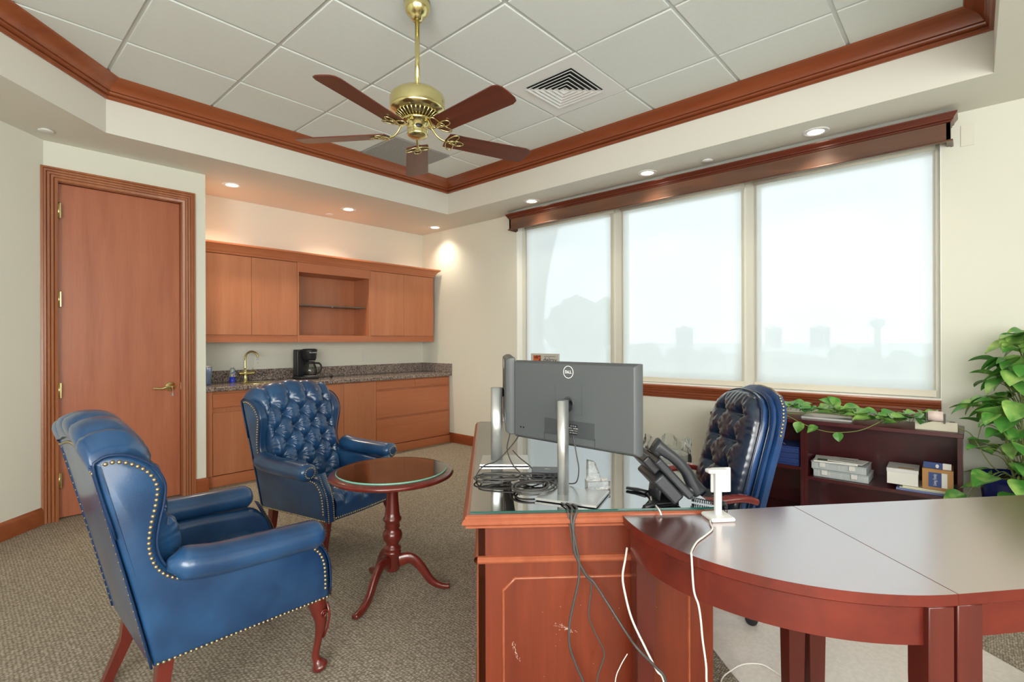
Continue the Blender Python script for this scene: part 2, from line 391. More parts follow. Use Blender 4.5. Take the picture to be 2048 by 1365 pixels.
# ================================================================== THE ROOM
XW = 4.35; YB = 5.60; ZS = 2.76; ZC = 3.12
room = [(XW, -2.6), (XW, YB), (1.49, YB), (1.49, 4.95), (.448, 4.95), (-2.4, 2.10), (-2.4, -2.6)]
tray = [(3.83, -.09), (3.83, 4.457), (.726, 4.457), (-1.2, 2.531), (-1.2, -.09)]
fl = MB(); fl.add([(-2.6, -2.8, 0), (4.6, -2.8, 0), (4.6, 5.8, 0), (-2.6, 5.8, 0), (-2.6, -2.8, -.1), (4.6, -2.8, -.1), (4.6, 5.8, -.1), (-2.6, 5.8, -.1)], [(0,1,2,3),(7,6,5,4),(0,4,5,1),(1,5,6,2),(2,6,7,3),(3,7,4,0)])
struct('floor', fl, M['carpet'])
T = .22
wy0, wy1, wz0, wz1 = .153, 3.86, .905, 2.62
wr = MB()
wr.box((XW, -2.6, 0), (XW+T, YB+T, wz0)); wr.box((XW, -2.6, wz1), (XW+T, YB+T, ZC+.1))
wr.box((XW, -2.6, wz0), (XW+T, wy0, wz1)); wr.box((XW, wy1, wz0), (XW+T, YB+T, wz1))
struct('wall_right', wr, M['wall'])
wb = MB().box((1.49, YB, 0), (XW, YB+T, ZC+.1)); struct('wall_back', wb, M['wall'])
dx0, dx1, dz1 = .53, 1.305, 2.475
wd = MB(); wd.box((.448-.1, 4.95, 0), (dx0-.02, 5.15, ZC)); wd.box((dx1+.02, 4.95, 0), (1.49, 5.60+T, ZC)); wd.box((dx0-.02, 4.95, dz1+.02), (dx1+.02, 5.15, ZC))
wd.box((dx0-.1, 5.2, 0), (dx1+.1, 5.25, ZC))
struct('wall_left', wd, M['wall'])
def wallseg(name, a, b):
    a = Vector((a[0], a[1], 0)); b = Vector((b[0], b[1], 0)); t = (b-a).normalized(); nn = Vector((0,0,1)).cross(t)
    q = [a-t*.0, b+t*.12, b+t*.12-nn*.2, a-nn*.2]; mb = MB()
    mb.add([*(Vector((p.x, p.y, 0)) for p in q), *(Vector((p.x, p.y, ZC)) for p in q)], [(0,3,2,1),(4,5,6,7),(0,1,5,4),(1,2,6,5),(2,3,7,6),(3,0,4,7)])
    struct(name, mb, M['wall'])
wallseg('wall_diagonal', (.448, 4.95), (-2.4, 2.10))
wallseg('wall_west', (-2.4, 2.10), (-2.4, -2.6))
wallseg('wall_south', (-2.4, -2.6), (XW, -2.6))
# soffit ring
bm = bmesh.new()
def loop(pts, z):
    vs = [bm.verts.new((x, y, z)) for x, y in pts]
    return vs, [bm.edges.new((vs[i], vs[(i+1) % len(vs)])) for i in range(len(vs))]
o1, e1 = loop([(XW+.02, -2.7), (XW+.02, YB+.02), (1.4, YB+.02), (1.4, 5.0), (.42, 5.0), (-2.5, 2.10), (-2.5, -2.7)], ZS); o2, e2 = loop(tray, ZS)
bmesh.ops.triangle_fill(bm, edges=e1+e2, use_beauty=True)
for i in range(len(tray)):
    a, b = tray[i], tray[(i+1) % len(tray)]
    q = [bm.verts.new((a[0], a[1], ZS)), bm.verts.new((b[0], b[1], ZS)), bm.verts.new((b[0], b[1], ZC+.05)), bm.verts.new((a[0], a[1], ZC+.05))]
    bm.faces.new(q)
me = bpy.data.meshes.new('ceiling_soffit'); bm.to_mesh(me); bm.free(); me.materials.append(M['soffit'])
so = bpy.data.objects.new('ceiling_soffit', me); C.objects.link(so); so['kind'] = 'structure'
# ceiling tiles
tl = MB(); tb = MB(); G = .645
for i in range(-6, 4):
    for j in range(-4, 6):
        x0 = 2.0+G*i; y0 = 1.21+G*j
        if x0 > 3.83 or y0 > 4.46 or x0+G < -1.25 or y0+G < -.1: continue
        g = .011
        tl.box((x0+g, y0+g, ZC), (x0+G-g, y0+G-g, ZC+.02))
tb.box((-1.9, -.8, ZC+.008), (3.95, 4.6, ZC+.03))
struct('ceiling', tl, M['tile'], bevel=.003, seg=1)
struct('ceiling_backing', tb, M['tbar'])
# crown moulding of the tray
crown = [(0, -.125), (.012, -.125), (.020, -.118), (.020, -.107), (.007, -.105), (.007, -.098), (.024, -.095), (.032, -.088), (.034, -.081), (.028, -.079), (.028, -.075), (.040, -.073), (.046, -.060), (.060, -.040), (.080, -.024), (.100, -.016), (.108, -.010), (.118, -.008), (.124, 0)]
cp = [(x, y, ZC) for x, y in tray]
for k, nm in enumerate(['trim_1', 'trim_2', 'trim_3', 'trim_4', 'trim_5']):
    a, b = Vector(cp[k]), Vector(cp[(k+1) % 5]); p0 = Vector(cp[k-1]); p3 = Vector(cp[(k+2) % 5])
    mb = MB(); N = Vector((0, 0, 1))
    def sd(a, b): return N.cross((b-a).normalized())
    sa, sb, sc = sd(p0, a), sd(a, b), sd(b, p3); qa = (sa+sb)/(1+sa.dot(sb)); qb = (sb+sc)/(1+sb.dot(sc))
    vs = [a+qa*u+N*(w-.0005) for u, w in crown]+[b+qb*u+N*(w-.0005) for u, w in crown]; n = len(crown)
    mb.add(vs, [(i, i+1, n+i+1, n+i) for i in range(n-1)], False)
    struct(nm, mb, M['trimwood_y'] if k in (0, 4) else M['trimwood'], autosm=32)
# baseboards
bbp = [(0, 0), (.016, 0), (.016, .095), (.012, .110), (.006, .118), (0, .122)]
def base(name, pts, mat):
    struct(name, MB().sweep([(x, y, 0) for x, y in pts], bbp, flip=False), mat, autosm=30)
base('baseboard_diagonal', [(.43, 4.95-.018), (-2.4, 2.10)], M['trimwood'])
base('baseboard_right', [(XW, -2.6), (XW, 5.06)], M['trimwood_y'])
base('baseboard_left', [(1.49, 5.03), (1.49, 4.95), (1.392, 4.95)], M['trimwood'])
# door
door = MB().box((dx0, 4.99, .008), (dx1, 5.03, dz1)); door_o = struct('door_1', door, M['doorwood'], bevel=.002, seg=1)
cas = [(0, 0), (0, .020), (-.018, .026), (-.021, .012), (-.024, .020), (-.038, .022), (-.041, .008), (-.044, .016), (-.058, .018), (-.061, .005), (-.064, .014), (-.078, .014), (-.081, .026), (-.094, .024), (-.094, 0)]
pz = [(dx0-.006, 4.95, 0), (dx0-.006, 4.95, dz1+.006), (dx1+.006, 4.95, dz1+.006), (dx1+.006, 4.95, 0)]
struct('door_1_casing', MB().sweep(pz, [(-a, b) for a, b in cas], N=(0, -1, 0)), M['trimwood_z'], autosm=30)
jb = MB(); jb.box((dx0-.018, 4.951, 0), (dx0-.002, 5.12, dz1+.02)); jb.box((dx1+.002, 4.951, 0), (dx1+.018, 5.12, dz1+.02)); jb.box((dx0-.018, 4.951, dz1+.003), (dx1+.018, 5.12, dz1+.02)); jb.box((dx0, 5.035, 0), (dx1, 5.06, dz1+.003))
struct('door_1_jamb', jb, M['trimwood_z'])
for zc in (.29, .95, 1.62, 2.27):
    h = MB().box((dx0-.014, 4.943, zc-.055), (dx0+.012, 4.991, zc+.055)); h.lathe([(.007, -.058), (.007, .058)], (dx0-.001, 4.943, zc), 10)
    o = h.build('hinge', M['brass'], door_o)
hx, hz = 1.235, .93
hm = MB(); Mh = Matrix.Translation((hx, 4.99, hz)) @ Matrix.Rotation(PI/2, 4, 'X')
hm.lathe([(.040, 0), (.040, .004), (.032, .010), (.018, .014), (.014, .030), (.012, .045)], M=Mh, n=28)
lv = cr_spline([(hx, 4.945, hz), (hx-.03, 4.940, hz+.002), (hx-.07, 4.942, hz-.010), (hx-.115, 4.945, hz-.006), (hx-.13, 4.946, hz-.004)], 5)
hm.loft(lv, [(.010, .012-.0002*i) for i in range(len(lv))], n=10)
ho = hm.build('door_handle', M['brass'], door_o)
ky = MB(); ky.box((hx-.002, 4.93, hz-.006), (hx+.002, 4.945, hz+.006)); ky.tube(cr_spline([(hx, 4.935, hz-.005), (hx+.004, 4.933, hz-.03), (hx+.001, 4.934, hz-.055)], 4), .0012, 6); ky.box((hx-.003, 4.932, hz-.075), (hx+.007, 4.935, hz-.05))
ky.build('key', M['silver'], ho)
MB().box((dx1+.0005, 4.975, hz-.03), (dx1+.0028, 5.0, hz+.03)).build('strike_plate', M['brass'], door_o)

# ------------------------------------------------------------------ window
xr = XW+.14
wf = MB()
for (a, b) in ((wy0, wy0+.045), (2.53, 2.68), (1.30, 1.43), (wy1-.09, wy1)): wf.box((xr-.055, a, wz0), (xr+.05, b, wz1))
wf.box((xr, wy0, wz0), (xr+.05, wy1, wz0+.05)); wf.box((xr, wy0, wz1-.05), (xr+.05, wy1, wz1))
win = struct('window_1', wf, M['winframe'], bevel=.003, seg=1)
wgl = MB().box((xr+.022, wy0+.02, wz0+.02), (xr+.028, wy1-.02, wz1-.02)); gp = wgl.build('glass_pane', glass_sheet('window_glass', (.96, .98, .98, 1)), win)
rv = MB(); rv.box((XW-.001, wy1-.002, wz0), (xr, wy1+.003, wz1)); rv.box((XW-.001, wy0-.003, wz0), (xr, wy0+.002, wz1)); rv.build('reveal_lining', M['reveal'], win)
# mullion uprights in front of the shades (narrow)
sill = [(0, .0), (-.0, -.115), (.012, -.115), (.012, -.100), (.020, -.096), (.020, -.078), (.030, -.072), (.030, -.054), (.042, -.048), (.046, -.034), (.058, -.028), (.062, -.018), (.062, -.006), (.056, 0), (0, 0)]
struct('trim_6', MB().sweep([(XW, wy0-.002, wz0), (XW, wy1+.02, wz0)], [(a, b) for a, b in sill], N=(0, 0, 1)), M['trimwood_y'], autosm=30)
struct('trim_7', MB().box((XW-.0, wy0, wz0-.002), (xr+.01, wy1, wz0+.006)), M['reveal'])
# roller shades
for i, (a, b, lb) in enumerate(((wy0+.028, 1.322, 'white translucent roller shade, widest, at the right end of the window'), (1.400, 2.548, 'white translucent roller shade hanging in the middle of the window'), (2.632, wy1-.075, 'white translucent roller shade at the left end of the window with a tree showing through'))):
    t = thing('roller_shade', lb, 'window shade', (XW+.07, a, .918), 0, 'roller shades in the long window')
    L = b-a
    MB().add([(0, 0, .04), (0, L, .04), (0, L, 1.70), (0, 0, 1.70)], [(0, 1, 2, 3)]).build('shade_fabric', M['shade'], t)
    MB().box((-.008, -.004, 0), (.008, L+.004, .045)).build('hem_bar', M['hem'], t, bevel=.004)
    MB().lathe([(.022, 0), (.022, L)], M=Matrix.Translation((0, L, 1.675)) @ Matrix.Rotation(PI/2, 4, 'X'), n=16).build('roller_tube', M['hem'], t)
# valance
val = thing('window_valance', 'long dark stained wooden valance box with crown edge above the window', 'valance', (4.22, .10, 2.555))
vl = 3.76
vb = MB(); vb.box((0, 0, 0), (.02, vl, .165)); vb.box((0, 0, 0), (.125, .02, .165)); vb.box((0, vl-.02, 0), (.125, vl, .165))
vb.build('valance_board', M['valwood'], val)
vc = [(0, .115), (.006, .118), (.006, .126), (.016, .132), (.016, .140), (.030, .158), (.034, .164), (.034, .172), (0, .172)]
MB().sweep([(.125, 0, 0), (0, 0, 0), (0, vl, 0), (.125, vl, 0)], vc, flip=False).build('valance_crown', wood('valance_crown_wood', rgb(84, 34, 22), rgb(120, 54, 34), rgb(100, 44, 30), .3, 'Y'), val, autosm=30)
MB().sweep([(.125, 0, 0), (0, 0, 0), (0, vl, 0), (.125, vl, 0)], [(0, -.006), (.010, -.006), (.013, 0), (.010, .006), (0, .010)]).build('valance_bead', M['valwood'], val, autosm=30)

# ================================================================== OUTSIDE
def blob(n, c, r, seed, zsq=.8):
    mb = MB(); rnd = random.Random(seed)
    for k in range(n):
        a = rnd.uniform(0, 2*PI); rr = r*rnd.uniform(0, .75); p = Vector((c[0]+rr*math.cos(a), c[1]+rr*math.sin(a), c[2]+r*zsq*rnd.uniform(-.6, .8)))
        q = r*rnd.uniform(.3, .5); nn = 7
        def fn(u, v):
            th = u*2*PI; ph = v*PI; d = Vector((math.sin(ph)*math.cos(th), math.sin(ph)*math.sin(th), math.cos(ph)))
            return p+d*q*(1+.35*mnoise.noise(d*2.4+Vector((k, seed, 0))))
        mb.grid(fn, 10, 7)
    return mb
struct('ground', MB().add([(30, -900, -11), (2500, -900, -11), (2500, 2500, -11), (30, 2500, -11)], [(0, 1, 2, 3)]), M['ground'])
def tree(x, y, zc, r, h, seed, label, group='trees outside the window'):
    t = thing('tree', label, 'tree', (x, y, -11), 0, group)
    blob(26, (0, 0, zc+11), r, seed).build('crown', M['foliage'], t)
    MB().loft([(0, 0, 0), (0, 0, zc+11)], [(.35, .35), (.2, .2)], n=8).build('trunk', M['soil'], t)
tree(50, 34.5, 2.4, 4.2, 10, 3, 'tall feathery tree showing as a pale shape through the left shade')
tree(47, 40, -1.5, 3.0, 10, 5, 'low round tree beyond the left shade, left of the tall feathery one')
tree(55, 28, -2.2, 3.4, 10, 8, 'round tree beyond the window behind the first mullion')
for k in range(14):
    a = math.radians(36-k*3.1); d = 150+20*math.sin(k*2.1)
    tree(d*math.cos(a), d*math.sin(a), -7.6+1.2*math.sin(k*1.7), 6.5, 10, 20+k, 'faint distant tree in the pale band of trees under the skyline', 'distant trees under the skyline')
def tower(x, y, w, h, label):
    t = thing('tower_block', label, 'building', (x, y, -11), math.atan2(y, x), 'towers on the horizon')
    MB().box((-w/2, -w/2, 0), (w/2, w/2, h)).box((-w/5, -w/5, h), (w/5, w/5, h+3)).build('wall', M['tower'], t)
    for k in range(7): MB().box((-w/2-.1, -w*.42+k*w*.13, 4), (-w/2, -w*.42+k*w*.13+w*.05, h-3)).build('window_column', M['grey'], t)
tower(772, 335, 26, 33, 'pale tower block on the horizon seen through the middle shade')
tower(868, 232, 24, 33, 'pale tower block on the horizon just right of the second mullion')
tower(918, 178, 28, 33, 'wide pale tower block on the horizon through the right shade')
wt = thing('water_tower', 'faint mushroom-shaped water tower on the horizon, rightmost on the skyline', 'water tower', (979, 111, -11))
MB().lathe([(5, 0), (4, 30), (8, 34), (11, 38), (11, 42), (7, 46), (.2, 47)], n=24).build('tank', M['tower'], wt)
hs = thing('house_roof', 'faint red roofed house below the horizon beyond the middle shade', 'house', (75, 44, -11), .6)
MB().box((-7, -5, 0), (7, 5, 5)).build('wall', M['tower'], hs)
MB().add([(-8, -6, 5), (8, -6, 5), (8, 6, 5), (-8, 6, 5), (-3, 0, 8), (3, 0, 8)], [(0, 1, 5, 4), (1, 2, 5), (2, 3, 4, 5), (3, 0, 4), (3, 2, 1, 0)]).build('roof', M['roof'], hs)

# ================================================================== CEILING FITTINGS
def spot(x, y, power, label, group):
    t = thing('recessed_light', label, 'ceiling light', (x, y, ZS), 0, group)
    MB().lathe([(.052, -.001), (.052, -.004), (.078, -.006), (.083, -.003), (.083, -.0005)], n=32, cap=False).build('trim_ring', M['white'], t)
    MB().lathe([(.0, -.003), (.056, -.003)], n=28, cap=False).build('lamp_lens', M['lampglow'], t)
    l = bpy.data.lights.new('downlight', 'SPOT'); l.energy = power*1.35; l.color = (1, .86, .66); l.spot_size = math.radians(125); l.spot_blend = 1.0; l.shadow_soft_size = .04
    o = bpy.data.objects.new('downlight', l); C.objects.link(o); o.parent = t; o.location = (0, 0, -.02)
for (x, lb) in ((1.751, 'lit recessed light above the sink end of the cabinets'), (2.937, 'lit recessed light above the middle of the cabinets'), (4.151, 'lit recessed light in the back corner of the soffit')):
    spot(x, 5.082, 38 if x < 4 else 17, lb, 'recessed lights above the cabinets')
for (y, lb) in ((3.397, 'lit recessed light above the left end of the window valance'), (2.087, 'lit recessed light above the middle of the window valance'), (.808, 'lit recessed light with open white rim above the right end of the valance')):
    spot(4.06, y, 13, lb, 'recessed lights along the window')
for (x, y, lb) in ((.439, 4.70, 'flat white sprinkler cover plate on the soffit near the door'), (4.10, 1.582, 'flat white sprinkler cover plate between the two lights over the valance'), (2.892, 5.42, 'flat white sprinkler cover plate on the soffit above the cabinets')):
    tag(MB().lathe([(.0, -.012), (.040, -.012), (.042, -.009), (.042, -.006), (.030, -.006), (.030, 0)], (0, 0, 0), 28, cap=False).build('sprinkler_cover', M['white'], loc=(x, y, ZS)), lb, 'sprinkler cover', 'sprinkler covers on the soffit')
dv = thing('ceiling_diffuser', 'white square air diffuser with nested louvres in the ceiling grid', 'air vent', (2.9675, 2.17, ZC))
dm = MB(); g = .314
for a, b, c2, d2 in ((-g, -g, g, -.20), (-g, .20, g, g), (-g, -.20, -.20, .20), (.20, -.20, g, .20)): dm.box((a, b, -.004), (c2, d2, .01))
dm.build('face_plate', M['white'], dv)
MB().box((-.20, -.20, -.0005), (.20, .20, -.0002)).build('duct_opening', pmat('duct_dark', rgb(40, 44, 46), .8), dv)
for k in range(6):
    r0 = .198-.033*k
    lm = MB(); lm.sweep([(r0, -r0, 0), (r0, r0, 0), (-r0, r0, 0), (-r0, -r0, 0)], [(0, -.019), (.003, -.019), (.026, -.002), (.022, -.001), (0, -.016), (0, -.019)], closed=True)
    lm.build('louvre', M['white'], dv)
rg = thing('return_grille', 'grey perforated return air panel in the ceiling behind the fan', 'air vent', (2.9675, 4.105, ZC))
MB().box((-.312, -.312, -.005), (.312, .312, .01)).build('perforated_panel', pmat('perforated_grey', rgb(150, 152, 150), .6, bump=(150, .8, .004), noise_c=(rgb(172, 174, 172), 150, (1, 1, 1), .45, .55)), rg)
tag(MB().box((-.006, -.034, -.068), (0, .034, .068)).build('wall_cover_plate', M['offwhite'], bevel=.002, loc=(XW, .02, 2.605)), 'square cream blank cover plate on the wall right of the valance', 'wall plate')

# ------------------------------------------------------------------ ceiling fan
fan = thing('ceiling_fan', 'five blade ceiling fan with polished brass motor, hanging on a brass downrod', 'ceiling fan', (1.68, 2.20, 0))
MB().lathe([(.070, ZC), (.070, ZC-.03), (.062, ZC-.055), (.045, ZC-.075), (.030, ZC-.085), (.026, ZC-.10)], n=32).build('canopy', M['brass'], fan)
MB().lathe([(.013, 2.62), (.013, ZC-.09)], n=16).build('downrod', M['brass'], fan)
MB().lathe([(.02, 2.648), (.075, 2.645), (.115, 2.632), (.140, 2.612), (.146, 2.595), (.146, 2.545), (.143, 2.532), (.120, 2.526), (.116, 2.520), (.112, 2.518)], n=48).build('motor_housing', M['brass'], fan)
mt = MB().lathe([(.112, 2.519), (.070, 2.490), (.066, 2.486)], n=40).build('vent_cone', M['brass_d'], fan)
vr = MB()
for k in range(30):
    a = 2*PI*k/30; d = Vector((math.cos(a), math.sin(a), 0)); vr.loft([d*.114+Vector((0, 0, 2.517)), d*.070+Vector((0, 0, 2.488))], [(.0035, .003)]*2, n=6)
vr.build('vent_ribs', M['brass'], mt)
MB().lathe([(.074, 2.492), (.080, 2.486), (.080, 2.476), (.070, 2.472), (.058, 2.470), (.058, 2.458), (.054, 2.456), (.054, 2.415), (.056, 2.410), (.050, 2.400), (.030, 2.393), (.004, 2.391)], n=36).build('switch_housing', M['brass'], fan)
mf = math.atan2(-2.2, -1.68)
bd = MB(); Mb = Matrix.Rotation(mf+.12, 4, 'Z') @ Matrix.Translation((.0545, 0, 2.440)) @ Matrix.Rotation(PI/2, 4, 'Y')
bd.lathe([(.0, .003), (.012, .002), (.014, 0)], M=Mb @ Matrix.Diagonal((.8, 1.35, 1, 1)), n=20, cap=False); bd.build('badge', M['black'], fan)
def ringpts(c, rx, ry, n=20, rot=0): return [(c[0]+rx*math.cos(2*PI*i/n)*math.cos(rot)-ry*math.sin(2*PI*i/n)*math.sin(rot), c[1]+rx*math.cos(2*PI*i/n)*math.sin(rot)+ry*math.sin(2*PI*i/n)*math.cos(rot), c[2]) for i in range(n)]
bo = []
w0, w1, x0, x1 = .060, .074, .165, .675
bo += [(x0, -w0), (x0+.02, -w0-.004)]+[(x0+(x1-.04-x0)*t, -(w0+(w1-w0)*t)) for t in (.2, .5, .8, 1)]
bo += [(x1-.012, -w1+.010), (x1-.002, -w1+.032), (x1, -.01), (x1, .01), (x1-.002, w1-.032), (x1-.012, w1-.010)]
bo += [(x0+(x1-.04-x0)*t, (w0+(w1-w0)*t)) for t in (1, .8, .5, .2)]+[(x0+.02, w0+.004), (x0, w0), (x0-.008, 0)]
proto_b = None
for k, ang in enumerate((-19, 53, 125, 197, 269)):
    R = (0, 0, math.radians(ang))
    if k == 0:
        bl = MB(); Mt = Matrix.Translation((0, 0, 2.410)) @ Matrix.Rotation(math.radians(-12), 4, 'X')
        bl.prism(bo, -.003, .003, M=Mt); proto_b = bl.build('blade', M['bladewood'], fan, rot=R, bevel=.0015, seg=1)
        ir = MB(); z = -.008
        arm = cr_spline([(.058, 0, .058), (.085, 0, .050), (.105, 0, .022), (.130, 0, .0), (.155, 0, z)], 5)
        ir.loft([Mt @ Vector(p) for p in arm], [(.007, .006)]*len(arm), n=8)
        for cc, rx, ry, ro in (((.198, 0, z), .020, .016, 0), ((.190, .030, z), .042, .021, 1.15), ((.190, -.030, z), .042, .021, -1.15), ((.228, 0, z), .034, .020, 0)):
            ir.tube([Mt @ Vector(p) for p in ringpts(cc, rx, ry, 22, ro)], .0036, 6, closed=True)
        proto_i = ir.build('blade_iron', M['brass'], fan, rot=R)
    else:
        for pr in (proto_b, proto_i):
            c = pr.copy(); C.objects.link(c); c.parent = fan; c.rotation_euler = R

# ================================================================== BACK CABINETS
def cabinet(name, label, x0, x1, yf, yb, z0, z1, group, openf=False):
    t = thing(name, label, 'cabinet', (x0, yf, z0), 0, group); w, d, h = x1-x0, yb-yf, z1-z0
    if not openf: MB().box((.0008, .022, 0), (w-.0008, d, h)).build('carcass', M['cabwood'], t)
    return t, w, d, h
UG = 'upper cabinets on the back wall'; yf = 5.25
for (a, b, nm) in ((1.50, 2.44, 'upper cabinet with two flat doors nearest the room door'), (3.315, 4.258, 'upper cabinet with two flat doors nearest the window corner')):
    t, w, d, h = cabinet('wall_cabinet', nm, a, b, yf, YB-.002, 1.30, 2.14, UG)
    mid = 1.985-a if a < 2 else 3.79-a
    for (p, q) in ((.002, mid-.0015), (mid+.0015, w-.002)):
        MB().box((p, 0, .072), (q, .02, h-.005)).build('door', M['cabwood'], t, bevel=.0015, seg=1)
    MB().box((0, .004, 0), (w, .022, .068)).build('bottom_rail', M['cabwood_x'], t)
t, w, d, h = cabinet('display_cabinet', 'open display cabinet with a glass shelf between the closed upper cabinets', 2.44, 3.315, yf, YB-.002, 1.30, 2.14, UG, True)
MB().box((.001, 0, 0), (.018, d, h)).build('side_panel', M['cabwood'], t); MB().box((w-.018, 0, 0), (w-.001, d, h)).build('side_panel', M['cabwood'], t)
MB().box((.018, d-.015, .0), (w-.018, d, h)).build('back_panel', M['cabwood'], t)
MB().box((.018, 0, 0), (w-.018, d-.015, .072)).build('bottom_panel', M['cabwood_x'], t)
MB().box((.018, 0, h-.10), (w-.018, d-.015, h)).build('top_rail', M['cabwood_x'], t)
gs = MB().box((.020, .06, .395), (w-.020, d-.016, .401)).build('glass_shelf', M['sheet'], t)
MB().box((.020, .0585, .3955), (w-.020, .0598, .4005)).build('shelf_edge', M['sheet_edge'], gs)
MB().lathe([(.006, 0), (.006, .012)], (w*.5, .08, .385), 10).build('shelf_pin', M['silver'], gs)
ccp = [(0, 0), (.004, 0), (.010, .008), (.010, .016), (.020, .024), (.024, .034), (.040, .058), (.062, .074), (.070, .080), (.078, .084), (.078, .10), (0, .10)]
cc = thing('cabinet_crown', 'cherry crown moulding running along the tops of the upper cabinets', 'crown moulding', (1.495, yf, 2.14))
MB().sweep([(0, 0, 0), (2.762, 0, 0), (2.762, .345, 0)], [(-a*.9, b) for a, b in ccp]).build('crown_profile', M['cabwood_x'], cc, autosm=30)
MB().box((0, 0, .002), (2.76, .345, .098)).build('crown_filler', M['cabwood_x'], cc)
LG = 'base cabinets under the granite worktop'; yl = 5.02
t, w, d, h = cabinet('sink_cabinet', 'base cabinet under the sink beside the room door', 1.495, 2.44, yl, YB-.002, .10, .858, LG)
MB().box((0, .004, 0), (.068, .022, h)).build('stile', M['cabwood'], t)
MB().box((.072, 0, .61), (w-.003, .02, .735)).build('drawer_front', M['cabwood_x'], t, bevel=.004)
for p, q in ((.072, .49), (.494, w-.003)): MB().box((p, 0, .004), (q, .02, .565)).build('door', M['cabwood'], t, bevel=.003)
MB().box((.0, .0, -.098), (w, .03, -.002)).build('toe_kick', M['cabwood_x'], t)
t, w, d, h = cabinet('base_cabinet', 'base cabinet with tall flat doors behind the tufted chair', 2.44, 3.24, yl, YB-.002, .10, .858, LG)
for p, q in ((.002, w/2-.0015), (w/2+.0015, w-.002)): MB().box((p, 0, .004), (q, .02, h-.01)).build('door', M['cabwood'], t, bevel=.002)
MB().box((.0, .0, -.098), (w, .03, -.002)).build('toe_kick', M['cabwood_x'], t)
t, w, d, h = cabinet('drawer_cabinet', 'base cabinet with four drawers at the window corner end', 3.24, 4.345, yl, YB-.002, .10, .858, LG)
for (a, b, c2, d2) in ((.003, .543, .652, .745), (.547, w-.02, .652, .745), (.003, w-.02, .327, .632), (.003, w-.02, .004, .305)):
    MB().box((a, 0, c2), (b, .02, d2)).build('drawer', M['cabwood_x'], t, bevel=.004)
MB().box((.0, .0, -.098), (w, .03, -.002)).build('toe_kick', M['cabwood_x'], t)
ct = thing('countertop', 'speckled brown granite worktop slab on the base cabinets', 'countertop', (1.492, 4.985, .86))
MB().box((0, 0, 0), (2.856, .612, .04)).build('slab', M['granite'], ct, bevel=.006)
bs = MB(); bs.box((0, .590, .041), (2.856, .612, .155)); bs.box((2.834, 0, .041), (2.856, .589, .155)); tag(bs.build('backsplash', M['granite'], bevel=.002, loc=(1.492, 4.985, .86)), 'speckled granite upstand along the wall behind the worktop', 'backsplash')
# sink, faucet ...
sk = thing('bar_sink', 'small round brass rimmed bar sink set in the granite worktop', 'sink', (2.02, 5.22, .9))
MB().lathe([(.150, .001), (.152, .005), (.146, .007), (.138, .004), (.120, .0015), (.03, .001), (.0, .001)], n=36, cap=False).build('basin', M['brass'], sk)
fc = thing('faucet', 'brass gooseneck faucet with cross body behind the bar sink', 'faucet', (1.985, 5.42, .9))
MB().lathe([(.026, 0), (.026, .006), (.020, .010), (.019, .085), (.022, .09), (.018, .10), (.012, .12), (.010, .14)], n=24).build('body', M['brass'], fc)
MB().tube(cr_spline([(0, 0, .13), (0, 0, .22), (.006, -.01, .275), (.035, -.05, .305), (.068, -.09, .29), (.082, -.108, .25)], 7), .010, 12).build('spout', M['brass'], fc)
MB().lathe([(.014, 0), (.018, .01), (.018, .14), (.014, .15)], M=Matrix.Translation((-.06, 0, .088)) @ Matrix.Rotation(PI/2, 4, 'Y'), n=16).build('cross_body', M['brass'], fc)
MB().tube([(.07, 0, .1), (.075, -.005, .14), (.072, -.01, .15)], .004, 8).build('lever', M['brass'], fc)
sb = thing('soap_bottle', 'clear soap bottle with blue liquid and pump beside the faucet', 'soap bottle', (1.852, 5.38, .9))
MB().lathe([(.024, 0), (.028, .01), (.026, .07), (.022, .11), (.026, .13), (.014, .15)], n=20).build('bottle', pmat('soap_clear', rgb(196, 212, 214), .1, trans=.5), sb)
MB().lathe([(.0245, .002), (.0286, .010), (.027, .062)], n=20).build('blue_liquid', pmat('soap_blue', rgb(40, 60, 190), .2), sb)
MB().box((-.018, -.029, .065), (.018, -.0275, .115)).build('label_patch', pmat('soap_label', rgb(226, 200, 90), .5, noise_c=(rgb(60, 90, 170), 60, (1, 1, 1), .45, .55)), sb)
MB().lathe([(.010, .15), (.006, .17), (.005, .185), (.022, .186), (.022, .192)], n=16).build('pump', M['whiteplastic'], sb)
tm = thing('tumbler', 'slate blue insulated tumbler with steel rim standing against the door wall return', 'tumbler', (1.60, 5.28, .9))
MB().lathe([(.030, 0), (.032, .01), (.038, .165)], n=24).build('cup', pmat('slate_blue', rgb(92, 106, 140), .35, metal=.3), tm)
MB().lathe([(.0385, .1655), (.039, .182), (.036, .183)], n=24).build('rim', M['silver'], tm)
cm = thing('coffee_maker', 'black drip coffee maker with glass carafe on the granite worktop', 'coffee maker', (2.60, 5.36, .9))
MB().box((-.11, -.10, 0), (.09, .13, .03)).build('base', M['black'], cm, bevel=.01)
MB().box((-.10, .03, .03), (.04, .13, .315)).build('water_tank', M['black'], cm, bevel=.012)
MB().lathe([(.060, .20), (.070, .225), (.078, .30), (.080, .318), (.06, .326)], (.02, -.01, 0), 28).build('filter_basket', M['black'], cm)
MB().box((-.10, -.05, .30), (.06, .12, .318)).build('lid', M['black'], cm, bevel=.006)
text_mesh('maker_mark', 'MR.COFFEE', .016, M['logo'], cm, frame((.02, -.0895, .285), (1, 0, 0), (0, 0, 1)))
cf = MB(); cf.lathe([(.052, .034), (.068, .045), (.074, .085), (.068, .13), (.048, .165), (.050, .178)], (.02, -.02, 0), 28, cap=False).build('carafe', glass_sheet('carafe_glass', (.75, .78, .78, 1)), cm)
MB().lathe([(.052, .165), (.054, .182), (.045, .19)], (.02, -.02, 0), 24).build('carafe_lid', M['black'], cm)
